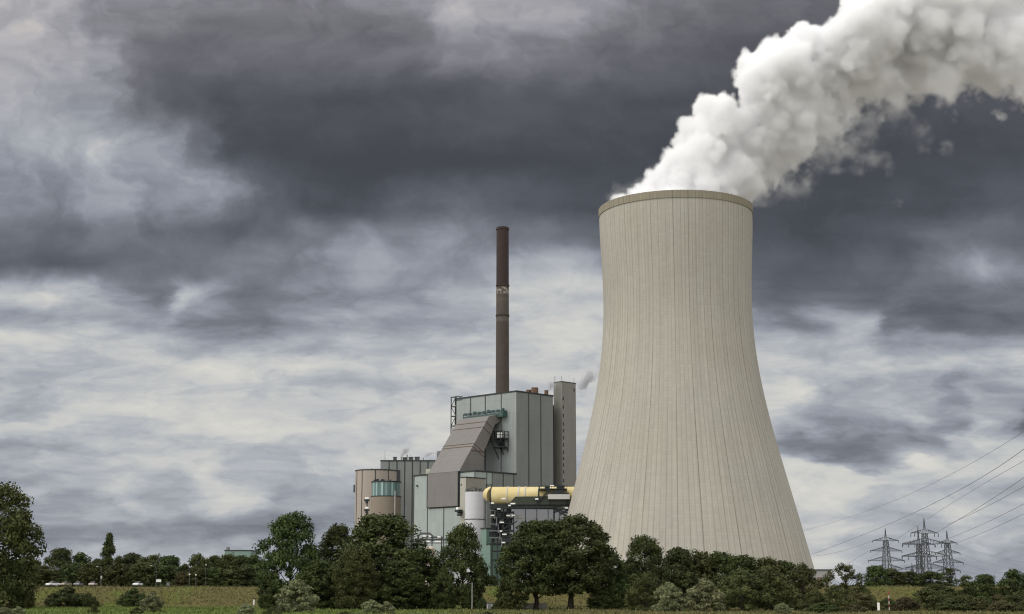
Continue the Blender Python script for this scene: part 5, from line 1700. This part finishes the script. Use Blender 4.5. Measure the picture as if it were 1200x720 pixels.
power_line('faint cable sagging right from the right pylon lower arm', [(1128, 659.5, 960), (1160, 669, 1080), (1230, 677, 1250)], 0.07)

# ------------------------------------------------------------------ dyke road furniture
def lamp_post(px, top_py, Y, arm, label, head=True):
    p = at(px, top_py, Y); g = ground_z(p.x, Y)
    t = thing('street_lamp', label, 'street lamp', (p.x, Y, g), 0, 'street lamps on the dyke road')
    H = p.z - g
    b = MB()
    if arm:
        s = arm
        b.tube([(0, 0, 0), (0, 0, H * 0.75), (s*0.12, 0, H * 0.9), (s*0.55, 0, H * 0.985), (s*1.3, 0, H)], [0.10, 0.08, 0.075, 0.065, 0.06], 8)
        b.build('pole', M['steel'], t)
        MB().blob((s*1.65, 0, H - 0.03), 0.42, 0.14, 0.10).build('lamp_head', M['offwhite'], t)
    else:
        b.tube([(0, 0, 0), (0, 0, H)], [0.09, 0.06], 8); b.build('pole', M['steel'], t)
        if head:
            h = MB().blob((0, 0, H + 0.1), 0.24, 0.24, 0.16); h.box(-0.15, 0.15, -0.15, 0.15, H - 0.12, H)
            h.build('lamp_head', M['offwhite'], t)
lamp_post(183.5, 663.2, 466, -1, 'street lamp with a curved arm above the white road sign')
lamp_post(241.5, 662.5, 468, 0, 'tallest straight thin lamp post on the dyke road')
lamp_post(222.5, 665, 469, 0, 'straight lamp post left of the tallest one')
lamp_post(119, 664, 470, -0.8, 'lamp post below the poplar behind the orange lit sign')

def signboard(name, label, cat, px, py0, py1, w, Y, matname, back='steel', posts=1, hb=None):
    """board on posts: rows py0 (top) to py1 (foot); w metres wide, hb metres high"""
    p = at(px, py0, Y); g = ground_z(p.x, Y)
    t = thing(name, label, cat, (p.x, Y, g))
    H = p.z - g
    hb = hb or H * 0.4
    b = MB().box(-w/2, w/2, -0.05, 0.05, H - hb, H, 0)
    b.box(-w/2 + 0.05, w/2 - 0.05, 0.05, 0.09, H - hb + 0.05, H - 0.05, 1)
    b.build('board', [M[matname], M[back]], t)
    for x in ((0,) if posts == 1 else (-w * 0.36, w * 0.36)):
        MB().tube([(x, 0.12, 0), (x, 0.12, H - 0.08)], 0.05, 8).build('post', M['galv'], t)
    return t
signboard('road_sign', 'white road sign board on two posts under the curved street lamp', 'road sign', 186, 679.2, 688, 1.5, 462.5, 'white_paint', 'galv', 2, 0.8)
signboard('road_sign', 'grey notice board on two posts right of the white road sign', 'road sign', 197, 682.8, 688, 1.0, 463, 'galv', 'steel', 2, 1.0)
signboard('road_sign', 'small pale sign at the foot of the poplar', 'road sign', 118.8, 675, 687, 0.45, 465, 'offwhite', 'galv', 1, 0.9)
signboard('road_sign', 'small white sign on the left straight lamp post spot', 'road sign', 222, 672.5, 687, 0.4, 466, 'white_paint', 'galv', 1, 0.4)
signboard('road_sign', 'small white sign between the two straight lamp posts', 'road sign', 229.5, 673, 687, 0.4, 466, 'white_paint', 'galv', 1, 0.4)
signboard('marker_board', 'white marker board on the bank left of the red and white pole', 'marker', 1029.3, 706.4, 717, 0.55, 340, 'white_paint', 'galv', 1, 1.7)
signboard('marker_board', 'slim white board on the slope left of the large pale willow', 'marker', 297.6, 702.8, 710, 0.40, 425, 'white_paint', 'galv', 1, 1.5)
signboard('marker_board', 'small white board standing between the two spreading trees', 'marker', 698, 704, 713, 0.5, 385, 'white_paint', 'galv', 1, 1.5)

M['dull_red'] = mat('dull_red', (0.20, 0.035, 0.028), 0.6, 0.1, 0.8, 0.3)
def striped_pole():
    Y = 330.0
    p = at(1041.3, 694.6, Y); g = ground_z(p.x, Y)
    t = thing('striped_pole', 'tall red and white banded pole on the right bank', 'marker pole', (p.x, Y, g))
    H = p.z - g
    m = MB()
    n = 7
    for i in range(n):
        z0, z1 = H * i / n, H * (i + 1) / n
        m.tube([(0, 0, z0), (0, 0, z1)], 0.10, 12, 0 if i in (1, 3, 5) else 1, i == n - 1)
    m.build('pole', [M['offwhite'], M['dull_red']], t)
    MB().lathe([(0.0, H + 0.40), (0.24, H - 0.1), (0.0, H - 0.1)], 12, 0, False).build('top_mark', M['dull_red'], t)
striped_pole()

for px, py, Y, lab in ((553.3, 683, 376, 'grey pole in front of the upright dark tree'), (564.2, 686, 450, 'short pale pole in the gap below the teal hall')):
    p = at(px, py, Y); g = ground_z(p.x, Y)
    t = thing('utility_pole', lab, 'pole', (p.x, Y, g))
    H = p.z - g
    MB().tube([(0, 0, -0.3), (0, 0, H)], [0.15, 0.11], 10).build('pole', M['hut_concrete'], t)
    MB().lathe([(0.13, H), (0.17, H + 0.04), (0.10, H + 0.16), (0.0, H + 0.18)], 10).build('cap', M['steel'], t)

def shed():
    Y = 377.0
    p = at(574, 706.2, Y); g = ground_z(p.x, Y)
    t = thing('shed', 'small pale shed under the trees left of the spreading trees', 'shed', (p.x, Y, g))
    H = p.z - g
    MB().box(-0.75, 0.75, 0, 2.0, 0, H - 0.3).build('wall', M['offwhite'], t)
    MB().prism([(-0.9, H - 0.3), (0.9, H - 0.3), (0.9, H - 0.15), (-0.9, H)], -0.15, 2.15).build('roof', M['steel'], t)
    MB().box(-0.45, 0.25, -0.05, 0.02, 0.02, H - 0.45).build('door', M['galv'], t)
shed()

def board_fence():
    Y = 384.0
    p0, p1 = at(614, 706.5, Y), at(641, 706.5, Y)
    t = thing('board_fence', 'low grey board fence behind the trunk of the spreading tree', 'fence', (p0.x, Y, 0))
    W = p1.x - p0.x; H = p0.z
    n = int(W / 0.16)
    b = MB()
    for i in range(n):
        b.box(i * 0.16, i * 0.16 + 0.14, 0, 0.03, 0.05, H - 0.1 + 0.04 * math.sin(i * 2.1))
    for z in (0.3, H - 0.4): b.box(0, W, 0.032, 0.08, z, z + 0.1)
    b.build('boards', M['hut_concrete'], t)
    for x in np.linspace(0.05, W - 0.05, 5):
        MB().box(x - 0.05, x + 0.05, 0.085, 0.18, 0, H).build('post', M['steel'], t)
board_fence()

def paint(name, c):
    m = mat(name, c, 0.3, 0.02, 1.0, 0.5)
    m.node_tree.nodes['Principled BSDF'].inputs['Coat Weight'].default_value = 0.5
    return m
def make_car(body_mat):
    """side view profile pushed sideways, with tumblehome, glass, wheels, lamps"""
    t = thing('parked_car', 'car', 'car', (0, 0, 0), 0)
    low = [(-2.1, 0.35), (-2.15, 0.62), (-2.05, 0.88), (-1.2, 0.98), (1.55, 0.98), (2.0, 0.86), (2.12, 0.6), (2.08, 0.33)]
    cab = [(-1.15, 0.98), (-0.45, 1.42), (0.75, 1.46), (1.35, 1.3), (1.65, 0.98)]
    b = MB()
    n = len(low)
    rows = []
    for y, s in ((-0.86, 0.97), (-0.80, 1.0), (0.80, 1.0), (0.86, 0.97)):
        rows.append([(x * s, y, 0.3 + (z - 0.3) * (0.97 if abs(y) > 0.82 else 1.0)) for x, z in low])
    vs = [p for r in rows for p in r]
    fs = [tuple(range(n)), tuple(range(4*n-1, 3*n-1, -1))]
    for j in range(3):
        fs += [(j*n+i, j*n+(i+1) % n, (j+1)*n+(i+1) % n, (j+1)*n+i) for i in range(n)]
    b.add(vs, fs)
    k = len(cab)
    vs = [(x, y * (1 - 0.28 * (z - 0.98)), z) for y in (-0.76, 0.76) for x, z in cab]
    b.add(vs, [(i, i + 1, k + i + 1, k + i) for i in (1, 2)] )
    b.build('body', body_mat, t)
    g = MB()
    vs = [(x * 0.995, y * (1 - 0.28 * (z - 0.98)), z - 0.012) for y in (-0.75, 0.75) for x, z in cab]
    g.add(vs, [tuple(range(k)), tuple(range(2*k-1, k-1, -1)), (0, 1, k+1, k), (3, 4, k+4, k+3)])
    g.build('window', M['glass_black'], t)
    for x in (-1.3, 1.32):
        for y in (-0.78, 0.78):
            w = MB(); s = 1 if y > 0 else -1
            w.tube([(x, y - 0.1*s, 0.31), (x, y + 0.1*s, 0.31)], 0.31, 20)
            wo = w.build('wheel', M['rubber'], t)
            MB().tube([(x, y + 0.1*s, 0.31), (x, y + 0.115*s, 0.31)], 0.2, 14).build('rim', M['galv'], wo)
    for y in (-0.6, 0.6):
        MB().blob((-2.1, y, 0.68), 0.06, 0.17, 0.09).build('headlight', M['white_paint'], t)
        MB().blob((2.06, y, 0.78), 0.06, 0.14, 0.09).build('tail_light', M['red_paint'], t)
    return t
cars = [(62, 459, (0.80, 0.80, 0.79), 'white car parked on the dyke left of the large dark bush', 1.0),
        (77, 462, (0.30, 0.27, 0.18), 'beige car half hidden by the top of the large dark bush', 1.25),
        (92, 459, (0.20, 0.20, 0.21), 'grey car seen end on just right of the large dark bush top', 1.5),
        (109, 460, (0.50, 0.40, 0.36), 'pale pinkish car seen end on below the poplar', 1.6),
        (161.5, 459, (0.78, 0.78, 0.78), 'white car seen end on above the round dark bush', 1.45)]
proto_car = None
for px, Y, c, lab, rz in cars:
    m = paint('car_paint', c)
    if proto_car is None:
        o = proto_car = make_car(m)
    else:
        o = copy_tree(proto_car)
        for ch in o.children:
            if ch.name.startswith('body'):
                ch.data = ch.data.copy(); ch.data.materials[0] = m
    x = east(px, Y, 6.4)
    o.location = (x, Y, 5.85); o.rotation_euler = (0, 0, rz)
    tag(o, lab, 'car', 'cars parked on the dyke road')
# one car under the spreading trees
o = copy_tree(proto_car)
x = east(705, 392, 0.8); o.location = (x, 392, ground_z(x, 392)); o.rotation_euler = (0, 0, 1.2)
tag(o, 'white car under the trees right of the forked trunk', 'car'); del o['group']
